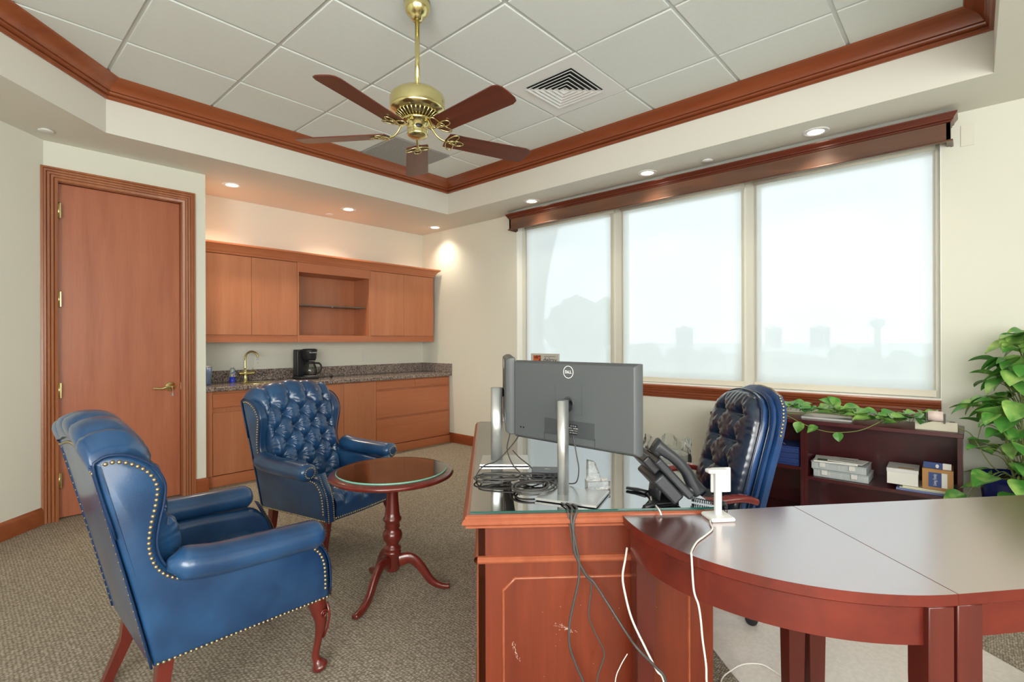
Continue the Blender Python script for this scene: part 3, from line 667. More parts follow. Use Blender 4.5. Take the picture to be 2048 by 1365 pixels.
MB().loft(cr_spline([(.065, -.03, .17), (.115, -.045, .165), (.135, -.05, .12), (.118, -.045, .07), (.09, -.04, .055)], 5), [(.006, .010)]*21, n=8).build('carafe_handle', M['black'], cm)
MB().lathe([(.062, .031), (.062, .036), (.056, .037)], (.02, -.02, 0), 24).build('hot_plate', M['silver'], cm)
cs = thing('coffee_scoop', 'small black scoop lying right of the coffee maker', 'scoop', (2.81, 5.28, .9), .3)
MB().lathe([(.006, 0), (.022, .035), (.020, .036)], M=Matrix.Translation((0, 0, .0225)) @ Matrix.Rotation(PI/2, 4, 'Y'), n=16).build('bowl', M['black'], cs)
MB().loft([(-.09, 0, .012), (0, 0, .02)], [(.005, .003)]*2, n=8).build('handle', M['black'], cs)
def outlet(x, z, label, dec):
    t = thing('wall_outlet', label, 'outlet', (x, YB, z)); MB().box((-.036, -.007, -.058), (.036, 0, .058)).build('cover_plate', M['offwhite'], t, bevel=.003)
    if dec: MB().box((-.017, -.010, -.033), (.017, -.007, .033)).build('rocker_insert', M['whiteplastic'], t, bevel=.001)
    else:
        for s in (-.02, .02):
            f = MB().box((-.016, -.009, s-.014), (.016, -.007, s+.014)).build('socket_face', M['whiteplastic'], t, bevel=.001)
            m = MB(); m.box((-.007, -.0095, s-.004), (-.005, -.009, s+.006)); m.box((.005, -.0095, s-.004), (.007, -.009, s+.006)); m.build('slot', M['gap'], f)
outlet(2.172, 1.10, 'cream wall socket with two outlets behind the faucet', False)
outlet(3.452, 1.125, 'cream wall plate with a single rocker between worktop and upper cabinets', True)
# ================================================================== WING CHAIRS
def nails(mb, pts, nrm, sp=.0155, r=.0062):
    """pts polyline, nrm: function(point index fraction)->outward normal"""
    P = [Vector(p) for p in pts]; L = [0]
    for a, b in zip(P, P[1:]): L.append(L[-1]+(b-a).length)
    n = max(1, int(L[-1]/sp)); k = 0
    for i in range(n+1):
        s = L[-1]*i/n
        while k < len(P)-2 and L[k+1] < s: k += 1
        f = (s-L[k])/max(L[k+1]-L[k], 1e-6); p = P[k].lerp(P[k+1], f)
        nn = Vector(nrm(p, i/n) if callable(nrm) else nrm).normalized()
        t = nn.orthogonal().normalized(); w = nn.cross(t); vs = []; m = 7
        for (rr, h) in ((r, 0), (r*.8, r*.45), (r*.35, r*.72)):
            for j in range(m):
                a = 2*PI*j/m; vs.append(p+t*(rr*math.cos(a))+w*(rr*math.sin(a))+nn*h)
        vs.append(p+nn*r*.78); fs = []
        for q in range(2):
            for j in range(m): fs.append((q*m+j, q*m+(j+1) % m, (q+1)*m+(j+1) % m, (q+1)*m+j))
        for j in range(m): fs.append((2*m+j, 2*m+(j+1) % m, 3*m))
        mb.add(vs, fs, True)
def tuft(x, s, du, dv, x0=0, s0=0):
    a = ((x-x0)/du+(s-s0)/dv)/2; b = ((x-x0)/du-(s-s0)/dv)/2
    fa = abs(math.sin(PI*a)); fb = abs(math.sin(PI*b))
    fold = (min(fa, .8)/.8)**.42*(min(fb, .8)/.8)**.42
    # distance to the nearest button
    best = 9
    ra, rb = round(a), round(b)
    bx = x0+(ra+rb)*du; bs = s0+(ra-rb)*dv; best = math.hypot(x-bx, s-bs)
    dip = 1-math.exp(-(best/.028)**2)
    ang = math.atan2(s-bs, x-bx)
    pleat = .06*math.sin(ang*11+x*60)*math.exp(-((best-.035)/.022)**2)
    return .42*fold+.58*dip+pleat, best, (bx, bs)
def wing_chair(label, loc, rz, k=1.0):
    t = thing('wing_chair', label, 'armchair', (loc[0], loc[1], 0), rz, 'blue leather wing chairs'); t.scale = (k, k, k)
    Lm = M['leather']
    def xo(z): return .290+max(0, z-.28)*.055
    prof = cr_spline([(-.288, .282), (-.335, .50), (-.388, .72), (-.438, .925), (-.430, .962), (-.395, .972), (-.345, .958), (-.294, .918), (-.266, .862), (-.268, .80), (-.280, .735), (-.284, .67), (-.266, .61), (-.225, .570), (-.16, .552), (0, .548), (.12, .54), (.215, .530), (.262, .495), (.288, .44), (.296, .38), (.298, .33), (.298, .282)], 4)
    prof = [(p.x, p.y) for p in prof]
    for s in (-1, 1):
        mb = MB(); th = .066
        lay = [(.018, 0), (.007, .003), (.001, .011), (0, .02), (0, .045), (.004, .058), (.014, th-.002), (.024, th)]
        # prism in (y,z) plane, pushed out in x
        Mx = Matrix(((0, 0, 1, 0), (1, 0, 0, 0), (0, 1, 0, 0), (0, 0, 0, 1)))
        tmp = MB(); tmp.prism(prof[::-1], 0, 0, M=Mx, layers=[(ins, d) for ins, d in lay], smooth=True)
        # our outline runs clockwise in (y,z); prism's inset expects ccw
        vs = [(s*(xo(z)-x), y, z) for (x, y, z) in tmp.v]
        mb.add(vs, tmp.f, True)
        o = mb.build('side_panel', Lm, t); o.data.set_sharp_from_angle(angle=math.radians(50))
        # piping along the outline
        pp = [(s*(xo(z)+.001), y, z) for y, z in prof[8:-3]]
        MB().tube(pp, .0042, 6).build('piping', M['piping'], o)
        # nails on the outer face
        nm = MB(); outer = [Vector((s*(xo(z)+.0005), y, z)) for y, z in prof]
        def inset(pts, d):
            out = []
            for i in range(len(pts)):
                a = pts[max(i-1, 0)]; b = pts[min(i+1, len(pts)-1)]; tt = (b-a).normalized()
                nn = Vector((0, -tt.z, tt.y)); nn = Vector((0, tt.z, -tt.y)); out.append(pts[i]+nn*d)
            return out
        edge = inset(outer, .021)
        nails(nm, edge[17:-4], (s, 0, -.08), .0165, .0068)
        nails(nm, [(s*(xo(.29)+.001), -.278, .291), (s*(xo(.29)+.001), .285, .291)], (s, 0, 0), .0150, .0060)
        nm.build('nailhead_trim', M['nail'], o, kind='stuff')
        # arm roll
        ar = MB(); N = 26; pts = []; rad = []
        for i in range(N+1):
            u = i/N; y = -.262+.492*u
            pts.append((s*(.345-.012*(1-u)), y, .588-.012*u+.020*math.exp(-((u)/.18)**2)))
            e = 1-.80*math.exp(-((u)/.045)**2) if u < .2 else 1
            e2 = math.sqrt(max(0, 1-((u-.94)/.062)**2)) if u > .94 else 1
            k = max(.25, min(1, e))*(.60+.40*max(.02, e2)) if u > .94 else max(.35, e)
            rad.append((.062*k, .052*k))
        ar.loft(pts, rad, n=22); ao = ar.build('armrest', Lm, t)
        cx, cz = s*.345, .578
        sc = MB()
        nails(sc, [(cx+.034*math.cos(a), .2325, cz+.030*math.sin(a)) for a in [PI*(-.42+s*0)+2*PI*k/26*.92 for k in range(27)]], (0, 1, 0), .0105, .0046)
        sc.build('scroll_nails', M['nail'], ao, kind='stuff')
        # front post face, flared strip with two nail rows
        fp = MB(); F = cr_spline([(.236, .560), (.262, .505), (.290, .445), (.301, .385), (.303, .282)], 6)
        def fpf(u, v):
            k = v*(len(F)-1); i = min(int(k), len(F)-2); p = F[i].lerp(F[i+1], k-i); z = p.y
            xa = xo(z)-.004; xb = xo(z)-.064-.0*(1-v)
            return Vector((s*(xa+(xb-xa)*u), p.x+.007*math.sin(PI*u), z))
        fp.grid(fpf, 8, 24, flip=(s > 0)); fpo = fp.build('arm_front', Lm, t)
        fn_ = MB()
        for uu in (.14, .80): nails(fn_, [fpf(uu, v/24)+Vector((0, .001, 0)) for v in range(2, 25)], (0, 1, .25), .0115, .0048)
        fn_.build('nailhead_trim', M['nail'], fpo, kind='stuff')
    # tufted inner back, rolling over the crest
    def crest(x): return .048*math.cos(min(1, abs(x)/.32)*PI/2)**1.2
    bp = cr_spline([(-.200, .38), (-.218, .46), (-.260, .62), (-.302, .78), (-.332, .885), (-.358, .942), (-.385, .968), (-.425, .962), (-.448, .935)], 12)
    Ls = [0]
    for a, b in zip(bp, bp[1:]): Ls.append(Ls[-1]+(b-a).length)
    def bsurf(u, v):
        S = v*Ls[-1]; k = 0
        while k < len(bp)-2 and Ls[k+1] < S: k += 1
        f = (S-Ls[k])/(Ls[k+1]-Ls[k]); p = bp[k].lerp(bp[k+1], f); tt = (bp[k+1]-bp[k]).normalized(); n = Vector((tt.y, -tt.x))
        zz = p.y; w = min(xo(min(zz, .93))-.045+.05*max(0, (S-.52))/.2, .335); x = -w+2*w*u
        h, best, _ = tuft(x, S, .070, .088, 0, .105)
        topz = max(0, min(1, (S-.50)/.10))
        if topz > 0:   # vertical pleats only over the crest
            pl = abs(math.sin(PI*(x/.140+.5)))**.35; h = h*(1-topz)+(.35+.65*pl)*topz*.8
        edge = min(1, (1-abs(2*u-1))/.16)**.5
        d = (.058*h*edge+.012*edge)*min(1, (1-v)/.05+.15)
        cz = crest(x)*max(0, min(1, (p.y-.5)/.42))
        au = max(0, abs(2*u-1)-.94)/.06; q = Vector((x, p.x, p.y+cz)); return q+Vector((0, n.x, n.y))*(d-.08*au*(1-topz))
    bk = MB(); bk.grid(bsurf, 110, 130); bo_ = bk.build('backrest', Lm, t, recalc=False)
    bt = MB()
    for i in range(-4, 5):
        for j in range(0, 8):
            if (i+j) % 2: continue
            x = i*.070; S = .105+j*.088
            if S > .56 or abs(x) > .24: continue
            w = min(xo(min(.38+S*.95, .93))-.045+.05*max(0, (S-.52))/.2, .335); u = (x+w)/(2*w); p = bsurf(u, S/Ls[-1])
            bt.lathe([(.0095, -.004), (.0085, .003), (.004, .0065), (.0, .007)], M=Matrix.Translation(p) @ Matrix.Rotation(-PI/2-.28, 4, 'X') @ Matrix.Rotation(0, 4, 'Z'), n=10, cap=False)
    bt.build('buttons', Lm, bo_, kind='stuff')
    # outside back
    def osurf(u, v):
        z = .282+v*.66; w = xo(z)-.004; x = -w+2*w*u; y = -.290-.150*(v**1.05)-.012*math.sin(PI*u)*math.sin(PI*v)
        return Vector((x, y-.004, z+crest(x)*v*v*.92))
    ob = MB(); ob.grid(osurf, 24, 24, flip=True); obo = ob.build('back_panel', Lm, t)
    MB().tube([osurf(i/40, 1)+Vector((0, -.002, .002)) for i in range(41)], .0050, 6).build('piping', M['piping'], obo)
    for e in (0, 1): MB().tube([osurf(e, i/24)+Vector((0, -.001, 0)) for i in range(25)], .0038, 6).build('piping', M['piping'], obo)
    nb = MB(); nails(nb, [osurf(i/40, .975)+Vector((0, -.003, 0)) for i in range(41)], (0, -1, .1), .020, .0048)
    for e in (.03, .97): nails(nb, [osurf(e, i/24)+Vector((0, -.002, 0)) for i in range(24)], (0, -1, 0), .028, .0036)
    nb.build('nailhead_trim', M['nail'], obo, kind='stuff')
    # seat, tufted deck and front rail
    spth = cr_spline([(-.25, .418), (-.08, .424), (.08, .430), (.20, .428), (.262, .412), (.296, .375), (.304, .33), (.302, .284)], 8)
    Lq = [0]
    for a, b in zip(spth, spth[1:]): Lq.append(Lq[-1]+(b-a).length)
    def ssurf(u, v):
        S = v*Lq[-1]; k = 0
        while k < len(spth)-2 and Lq[k+1] < S: k += 1
        f = (S-Lq[k])/(Lq[k+1]-Lq[k]); p = spth[k].lerp(spth[k+1], f); tt = (spth[k+1]-spth[k]).normalized(); n = Vector((-tt.y, tt.x))
        w = .276 if p.x < .22 else .276-.044*min(1, (p.x-.22)/.05); x = -w+2*w*u
        h, _, _2 = tuft(x, S, .072, .085, 0, .045)
        rail = max(0, min(1, (S-.56)/.04)); h = h*(1-rail)+.45*rail
        bow = .012*(1-(2*u-1)**2)*min(1, max(0, p.x/.2))
        q = Vector((x, p.x+bow, p.y)); return q+Vector((0, n.x, n.y))*(.026*h)*min(1, (1-v)/.04+.2)
    st = MB(); st.grid(ssurf, 96, 80); so_ = st.build('seat', Lm, t, recalc=False)
    ns = MB(); nails(ns, [ssurf(i/40, .975)+Vector((0, .003, 0)) for i in range(41)], (0, 1, 0), .0150, .0058); ns.build('nailhead_trim', M['nail'], so_, kind='stuff')
    MB().box((-.285, -.285, .286), (.285, .290, .40)).build('seat_base', M['leather_b'], t)
    # cabriole front legs
    for s in (-1, 1):
        lp = cr_spline([(s*.255, .255, .288), (s*.262, .262, .245), (s*.268, .270, .19), (s*.262, .262, .12), (s*.256, .254, .06), (s*.262, .264, .026), (s*.268, .272, .006)], 5)
        rr = []
        for i, p in enumerate(lp):
            z = p.z
            r = .014+.024*max(0, (z-.12)/.17)**1.1 if z > .06 else (.015+.016*math.exp(-((z-.016)/.016)**2))
            rr.append((r, r))
        lg = MB(); lg.loft(lp, rr, n=14); lo = lg.build('leg', M['redwood'], t)
        cv = MB()
        for (dx_, dy_, ax) in ((s*.034, .006, 'x'), (s*.004, .034, 'y')):
            sp = []
            for k in range(26):
                a = k*.42; q = .017*(1-k/30)
                c0 = Vector((s*.264+dx_*.93, .264+dy_*.93, .232))
                sp.append(c0+(Vector((0, q*math.cos(a), q*math.sin(a))) if ax == 'x' else Vector((q*math.cos(a), 0, q*math.sin(a)))))
            cv.tube(sp, .0036, 6)
        cv.tube([(s*.292, .285, .27), (s*.297, .292, .22), (s*.290, .287, .17), (s*.276, .275, .13)], .005, 6)
        cv.build('knee_carving', M['redwood'], lo)
        MB().loft([(s*.235, -.245, .29), (s*.238, -.262, .16), (s*.246, -.31, .04), (s*.248, -.325, 0)], [(.024, .024), (.021, .021), (.017, .017), (.018, .018)], n=4, sq=9, up=(0, 1, 0), flat=True).build('leg', M['redwood'], t)
    return t
wing_chair('blue leather wing chair seen from behind and the side, nearest the camera', (.712, 2.185), math.radians(-90))
wing_chair('blue leather wing chair showing its deep tufted back, between cabinets and round table', (1.628, 3.050), math.radians(-167), .975)

# ================================================================== ROUND PEDESTAL TABLE
rt = thing('pedestal_table', 'small round mahogany tripod table between the two wing chairs', 'side table', (1.531, 2.226, 0))
MB().lathe([(.05, .600), (.28, .602), (.300, .606), (.311, .612), (.315, .620), (.311, .628), (.300, .632), (.296, .634), (.0, .634)], n=72, cap=False).build('tabletop', M['redwood'], rt)
MB().lathe([(.055, .603), (.052, .585), (.034, .575), (.028, .55), (.030, .50), (.036, .42), (.040, .398), (.047, .390), (.047, .380), (.040, .372), (.036, .36), (.040, .345), (.030, .335), (.046, .322), (.050, .305), (.048, .285), (.034, .262), (.030, .250), (.042, .243), (.044, .232), (.038, .226), (.044, .218), (.044, .210), (.037, .204), (.037, .125), (.030, .118)], n=32).build('pedestal', M['redwood'], rt)
F3 = [(1.274-1.531, 2.136-2.226), (1.738-1.531, 2.048-2.226), (.050, .266)]
for fx, fy in F3:
    d = Vector((fx, fy, 0)).normalized(); R3 = math.hypot(fx, fy)
    P3 = cr_spline([d*.03+Vector((0, 0, .165)), d*.09+Vector((0, 0, .178)), d*.14+Vector((0, 0, .135)), d*(R3*.72)+Vector((0, 0, .055)), d*(R3*.92)+Vector((0, 0, .024)), d*(R3+.02)+Vector((0, 0, .020))], 5)
    n3 = len(P3)
    MB().loft(P3, [(.016, .034-.022*(i/(n3-1))**.8) for i in range(n3)], n=10, sq=3).build('leg', M['redwood'], rt)
gl = thing('glass_top', 'round clear glass cover lying on the small tripod table', 'glass top', (1.531, 2.226, .6345))
MB().lathe([(.0, .0005), (.288, .0005)], n=64, cap=False).build('under_face', M['sheet'], gl) if False else None
MB().lathe([(.277, 0), (.280, .003), (.280, .006), (.275, .008)], n=72, cap=False).build('bevelled_edge', M['sheet_edge_l'], gl)
MB().lathe([(.0, .0079), (.2755, .0079)], n=72, cap=False).build('glass_face', M['sheet_r'], gl)

# ================================================================== DESK
A = Vector((1.080, 1.158, 0)); DR = PI/4
def D(u, v, z=0): return (1.095+.70711*(u+v), 1.172+.70711*(u-v), z)
dk = thing('executive_desk', 'mahogany executive desk with inset moulded panels and bullnose top, scuffed end panel', 'desk', D(-.02, -.02), DR)
DL, DW = 1.86, .83
# local frame: x = u, y = -v ; body spans u .045..1.80, v .045...78
dt = [(0, 0), (.004, -.006), (.004, -.012), (.012, -.016), (.018, -.022), (.018, -.030), (.010, -.034), (.010, -.040), (-.02, -.040)]
tp = MB(); tp.box((.018, -DW+.018, .716), (DL-.018, -.018, .7565)); tp.build('desktop', M['deskwood_l'], dk)
edge = [(-.018, 0), (-.010, 0), (-.005, -.004), (-.005, -.009), (.001, -.013), (.005, -.019), (.005, -.026), (-.002, -.030), (-.006, -.034), (-.006, -.040), (-.030, -.040)]
MB().sweep([(0, 0, .7565), (DL, 0, .7565), (DL, -DW, .7565), (0, -DW, .7565)], [(a, b) for a, b in edge], closed=True).build('edge_moulding', M['deskwood_l'], dk, autosm=30)
b0, b1, c0, c1 = .045, DL-.045, -.045, -DW+.02
def panel(name, M4, w, zlo, zhi, frames, scuff=None, mat='deskwood'):
    """a body side: w wide in local X of M4, moulded"""
    pb = MB(); pb.add([M4 @ Vector(p) for p in ((0, 0, 0), (w, 0, 0), (w, 0, .716), (0, 0, .716), (0, -.022, 0), (w, -.022, 0), (w, -.022, .716), (0, -.022, .716))], [(0,1,2,3),(7,6,5,4),(0,4,5,1),(1,5,6,2),(2,6,7,3),(3,7,4,0)])
    o = pb.build(name, M[mat], dk)
    ms = MB(); 
    def P4(p): return M4 @ Vector(p)
    prof = [(0, .0), (0, .006), (.006, .013), (.014, .013), (.018, .0)]
    hm = [(.620, 0, 0)]
    vs = []; cs = [(0, .592), (.010, .592), (.014, .598), (.014, .606), (.008, .612), (0, .614)]
    for x in (-.003, w+.003):
        for (a, z) in cs: vs.append(P4((x, a, z)))
    n = len(cs); ms.add(vs, [(i, i+1, n+i+1, n+i) for i in range(n-1)])
    ms.build('waist_moulding', M['deskwood_l'], o, autosm=30)
    for (x0, x1, z0, z1, ch) in frames:
        pth = [(x0+ch, 0, z0), (x1-ch, 0, z0), (x1, 0, z0+ch), (x1, 0, z1-ch), (x1-ch, 0, z1), (x0+ch, 0, z1), (x0, 0, z1-ch), (x0, 0, z0+ch)]
        fr = MB(); fr.sweep(pth, [(0, 0), (.002, .005), (.005, .007), (.008, .005), (.010, 0)], N=(0, -1, 0), closed=True)
        fr.v = [tuple(M4 @ Vector((x, -y, z))) for x, y, z in fr.v]
        fr.build('panel_moulding', M['deskwood_l'], o, autosm=30)
    return o
# M4 maps (x along panel, y outward, z up)
endM = Matrix(((0, -1, 0, b0), (-1, 0, 0, c0), (0, 0, 1, 0), (0, 0, 0, 1)))      # near end, faces -u
w_end = (c0-c1)
ep = panel('end_panel', endM, w_end, 0, .716, [(.075, w_end-.075, .115, .545, .04)])
farM = Matrix(((0, 1, 0, b1), (-1, 0, 0, c0), (0, 0, 1, 0), (0, 0, 0, 1)))
panel('end_panel', farM, w_end, 0, .716, [(.075, w_end-.075, .115, .545, .04)])
frM = Matrix(((1, 0, 0, b0), (0, 1, 0, c0), (0, 0, 1, 0), (0, 0, 0, 1)))         # front, faces -v (=+y)
W_ = b1-b0
panel('front_panel', frM, W_, 0, .716, [(.06, .50, .115, .545, .04), (.56, W_-.56, .115, .545, .04), (W_-.50, W_-.06, .115, .545, .04)])
for (x0, x1) in ((b0+.024, b0+.46), (b1-.46, b1-.024)):
    pd = MB().box((x0, c1, .06), (x1, c0-.024, .716)).build('pedestal', M['deskwood'], dk)
    for k, (z0, z1) in enumerate(((.08, .38), (.39, .55), (.56, .70))):
        dr = MB().box((x0+.012, c1-.016, z0), (x1-.012, c1+.001, z1)).build('drawer_front', M['deskwood_l'], pd, bevel=.003)
bm_ = MB(); bm_.sweep([(b0, c1, 0), (b0, c0, 0), (b1, c0, 0), (b1, c1, 0)], [(0, 0), (.016, 0), (.016, .06), (.010, .072), (.004, .08), (0, .082)], closed=False)
bm_.build('plinth', M['deskwood_l'], dk, autosm=30)
# scuffs on the end panel
sf = MB(); rnd = random.Random(4)
def scuff(px, pz, L, wd, ang, n):
    for k in range(n):
        a = rnd.gauss(0, .35)*L; b = rnd.gauss(0, .35)*wd; x = px+a*math.cos(ang)-b*math.sin(ang); z = pz+a*math.sin(ang)+b*math.cos(ang)
        l = rnd.uniform(.0012, .0038); w = rnd.uniform(.0003, .0006); t2 = ang+rnd.uniform(-.6, .6)
        q = [(x-l*math.cos(t2), z-l*math.sin(t2)), (x+w*math.sin(t2), z-w*math.cos(t2)), (x+l*math.cos(t2), z+l*math.sin(t2)), (x-w*math.sin(t2), z+w*math.cos(t2))]
        sf.add([endM @ Vector((p, .0006, r)) for p, r in q], [(0, 1, 2, 3)])
scuff(.275, .375, .05, .014, -.35, 60); scuff(.115, .315, .05, .008, -1.25, 34)
for k in range(14): scuff(rnd.uniform(.1, .6), rnd.uniform(.15, .45), .002, .002, 0, 1)
sf.build('scuff_marks', pmat('scuff', rgb(216, 190, 178), .7), ep, kind='stuff')
# glass sheet on the desk
gt = thing('desk_glass', 'large clear glass sheet covering the executive desk, green cut edge', 'glass top', D(0, 0, .757), DR)
GL, GW = 1.80, .79
MB().add([(0, 0, .0075), (GL, 0, .0075), (GL, -GW, .0075), (0, -GW, .0075)], [(3, 2, 1, 0)]).build('glass_face', M['sheet'], gt)
MB().add([(0, 0, 0), (GL, 0, 0), (GL, -GW, 0), (0, -GW, 0), (0, 0, .0074), (GL, 0, .0074), (GL, -GW, .0074), (0, -GW, .0074)], [(0, 1, 5, 4), (1, 2, 6, 5), (2, 3, 7, 6), (3, 0, 4, 7)]).build('glass_edge', M['sheet_edge'], gt)
ZT = .765

# ================================================================== QUARTER ROUND AND RECTANGULAR TABLES
S1 = Vector((1.878, .444)); T1 = Vector((1.420, .818)); S2 = Vector((1.462, .024))
c_ = S1; r_ = .60
a0 = math.atan2(T1.y-c_.y, T1.x-c_.x); a1 = math.atan2(S2.y-c_.y, S2.x-c_.x)+2*PI
r0 = (T1-c_).length; r1 = (S2-c_).length
arc = []
for i in range(41):
    t = i/40; a = a0+(a1-a0)*t; r = r0+(r1-r0)*t+.022*math.sin(PI*t); arc.append(Vector((c_.x+r*math.cos(a), c_.y+r*math.sin(a))))
outl = [S1-Vector((.0006, .0))]+arc
def shrink(pts, d):
    n = len(pts); out = []
    for i in range(n):
        a = (pts[i]-pts[i-1]).normalized(); b = (pts[(i+1) % n]-pts[i]).normalized()
        na = Vector((-a.y, a.x)); nb = Vector((-b.y, b.x)); q = (na+nb)/max(.3, 1+na.dot(nb)); out.append(pts[i]+q*d)
    return out
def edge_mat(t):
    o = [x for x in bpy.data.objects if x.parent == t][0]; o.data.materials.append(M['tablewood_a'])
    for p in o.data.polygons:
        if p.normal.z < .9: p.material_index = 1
qt = thing('corner_table', 'quarter-round dark mahogany table butted against the desk corner', 'table', (0, 0, 0))
MB().prism([(p.x, p.y) for p in outl], 0, 0, layers=[(.004, .7215), (0, .725), (0, .7487), (.0008, .7495)]).build('tabletop', M['tablewood'], qt, autosm=35); edge_mat(qt)
ap = shrink(outl, .018); ap2 = shrink(outl, .042)
am = MB(); n = len(ap)
vs = [(p.x, p.y, .632) for p in ap]+[(p.x, p.y, .7213) for p in ap]+[(p.x, p.y, .632) for p in ap2]+[(p.x, p.y, .7213) for p in ap2]
fs = []
for i in range(n):
    j = (i+1) % n; fs += [(i, j, n+j, i+n), (2*n+j, 2*n+i, 3*n+i, 3*n+j), (i, 2*n+i, 2*n+j, j)]
am.add(vs, fs, False); am.build('apron', M['tablewood_a'], qt, autosm=35)
def leg(parent, c, ang, ztop=.7213, w=.058, w2=.044):
    Mz = Matrix.Translation((c[0], c[1], 0)) @ Matrix.Rotation(ang, 4, 'Z'); h = w/2; g = w2/2; m = MB()
    vs = [(-g, -g, .0045), (g, -g, .0045), (g, g, .0045), (-g, g, .0045), (-h, -h, .55), (h, -h, .55), (h, h, .55), (-h, h, .55), (-h, -h, ztop), (h, -h, ztop), (h, h, ztop), (-h, h, ztop)]
    fs = [(0,3,2,1), (8,9,10,11)]+[(i, (i+1) % 4, 4+(i+1) % 4, 4+i) for i in range(4)]+[(4+i, 4+(i+1) % 4, 8+(i+1) % 4, 8+i) for i in range(4)]
    m.add([Mz @ Vector(v) for v in vs], fs); return m.build('leg', M['tablewood_z'], parent, bevel=.002, seg=1)
sd = (S2-S1).normalized(); bd_ = (Vector((2.60, -.172))-S1).normalized(); td = (T1-S1).normalized(); an = math.atan2(sd.y, sd.x)
leg(qt, T1-td*.055+sd*.035, an); leg(qt, S2-sd*.034+td*.036, an); leg(qt, S1+sd*.05+td*.036, an)
# rectangular table
bl_ = 1.00; fdir = (Vector((1.60, -.092))-S2).normalized()
q4 = [S1+bd_*.0008, S2+fdir*.0008, S2+fdir*bl_, S1+bd_*bl_]
rtb = thing('side_table', 'rectangular dark mahogany table joined to the quarter-round table', 'table', (0, 0, 0))
MB().prism([(p.x, p.y) for p in q4], 0, 0, layers=[(.004, .7215), (0, .725), (0, .7487), (.0008, .7495)]).build('tabletop', M['tablewood'], rtb, autosm=35); edge_mat(rtb)
ap = shrink(q4, .022); ap2 = shrink(q4, .044); am = MB(); n = 4
vs = [(p.x, p.y, .640) for p in ap]+[(p.x, p.y, .7213) for p in ap]+[(p.x, p.y, .640) for p in ap2]+[(p.x, p.y, .7213) for p in ap2]; fs = []
for i in range(n):
    j = (i+1) % n; fs += [(i, j, n+j, i+n), (2*n+j, 2*n+i, 3*n+i, 3*n+j), (i, 2*n+i, 2*n+j, j)]
am.add(vs, fs, False); am.build('apron', M['tablewood_a'], rtb)
leg(rtb, S2-sd*.034+fdir*.036, an); leg(rtb, S1+sd*.05+fdir*.036, an); leg(rtb, S1+bd_*(bl_-.095)+sd*.045, an); leg(rtb, S2+fdir*(bl_-.05)-sd*.04, an)
# chair mat
cmx = [(3.05, .02), (2.36, 1.42), (1.62, .69), (2.06, .27), (2.62, -.36)]
cmx = [D(.02, 1.42), D(.02, .86), D(.02, .86)]
mt_ = MB(); ol = [(2.052, .709), (1.62, .20), (2.50, -.52), (2.917, -.001), (3.55, .70), (2.75, 1.45)]
mt_.prism(ol, .0005, .004); tag(mt_.build('chair_mat', M['mat']), 'pale rectangular vinyl chair mat on the carpet under the tables', 'chair mat')

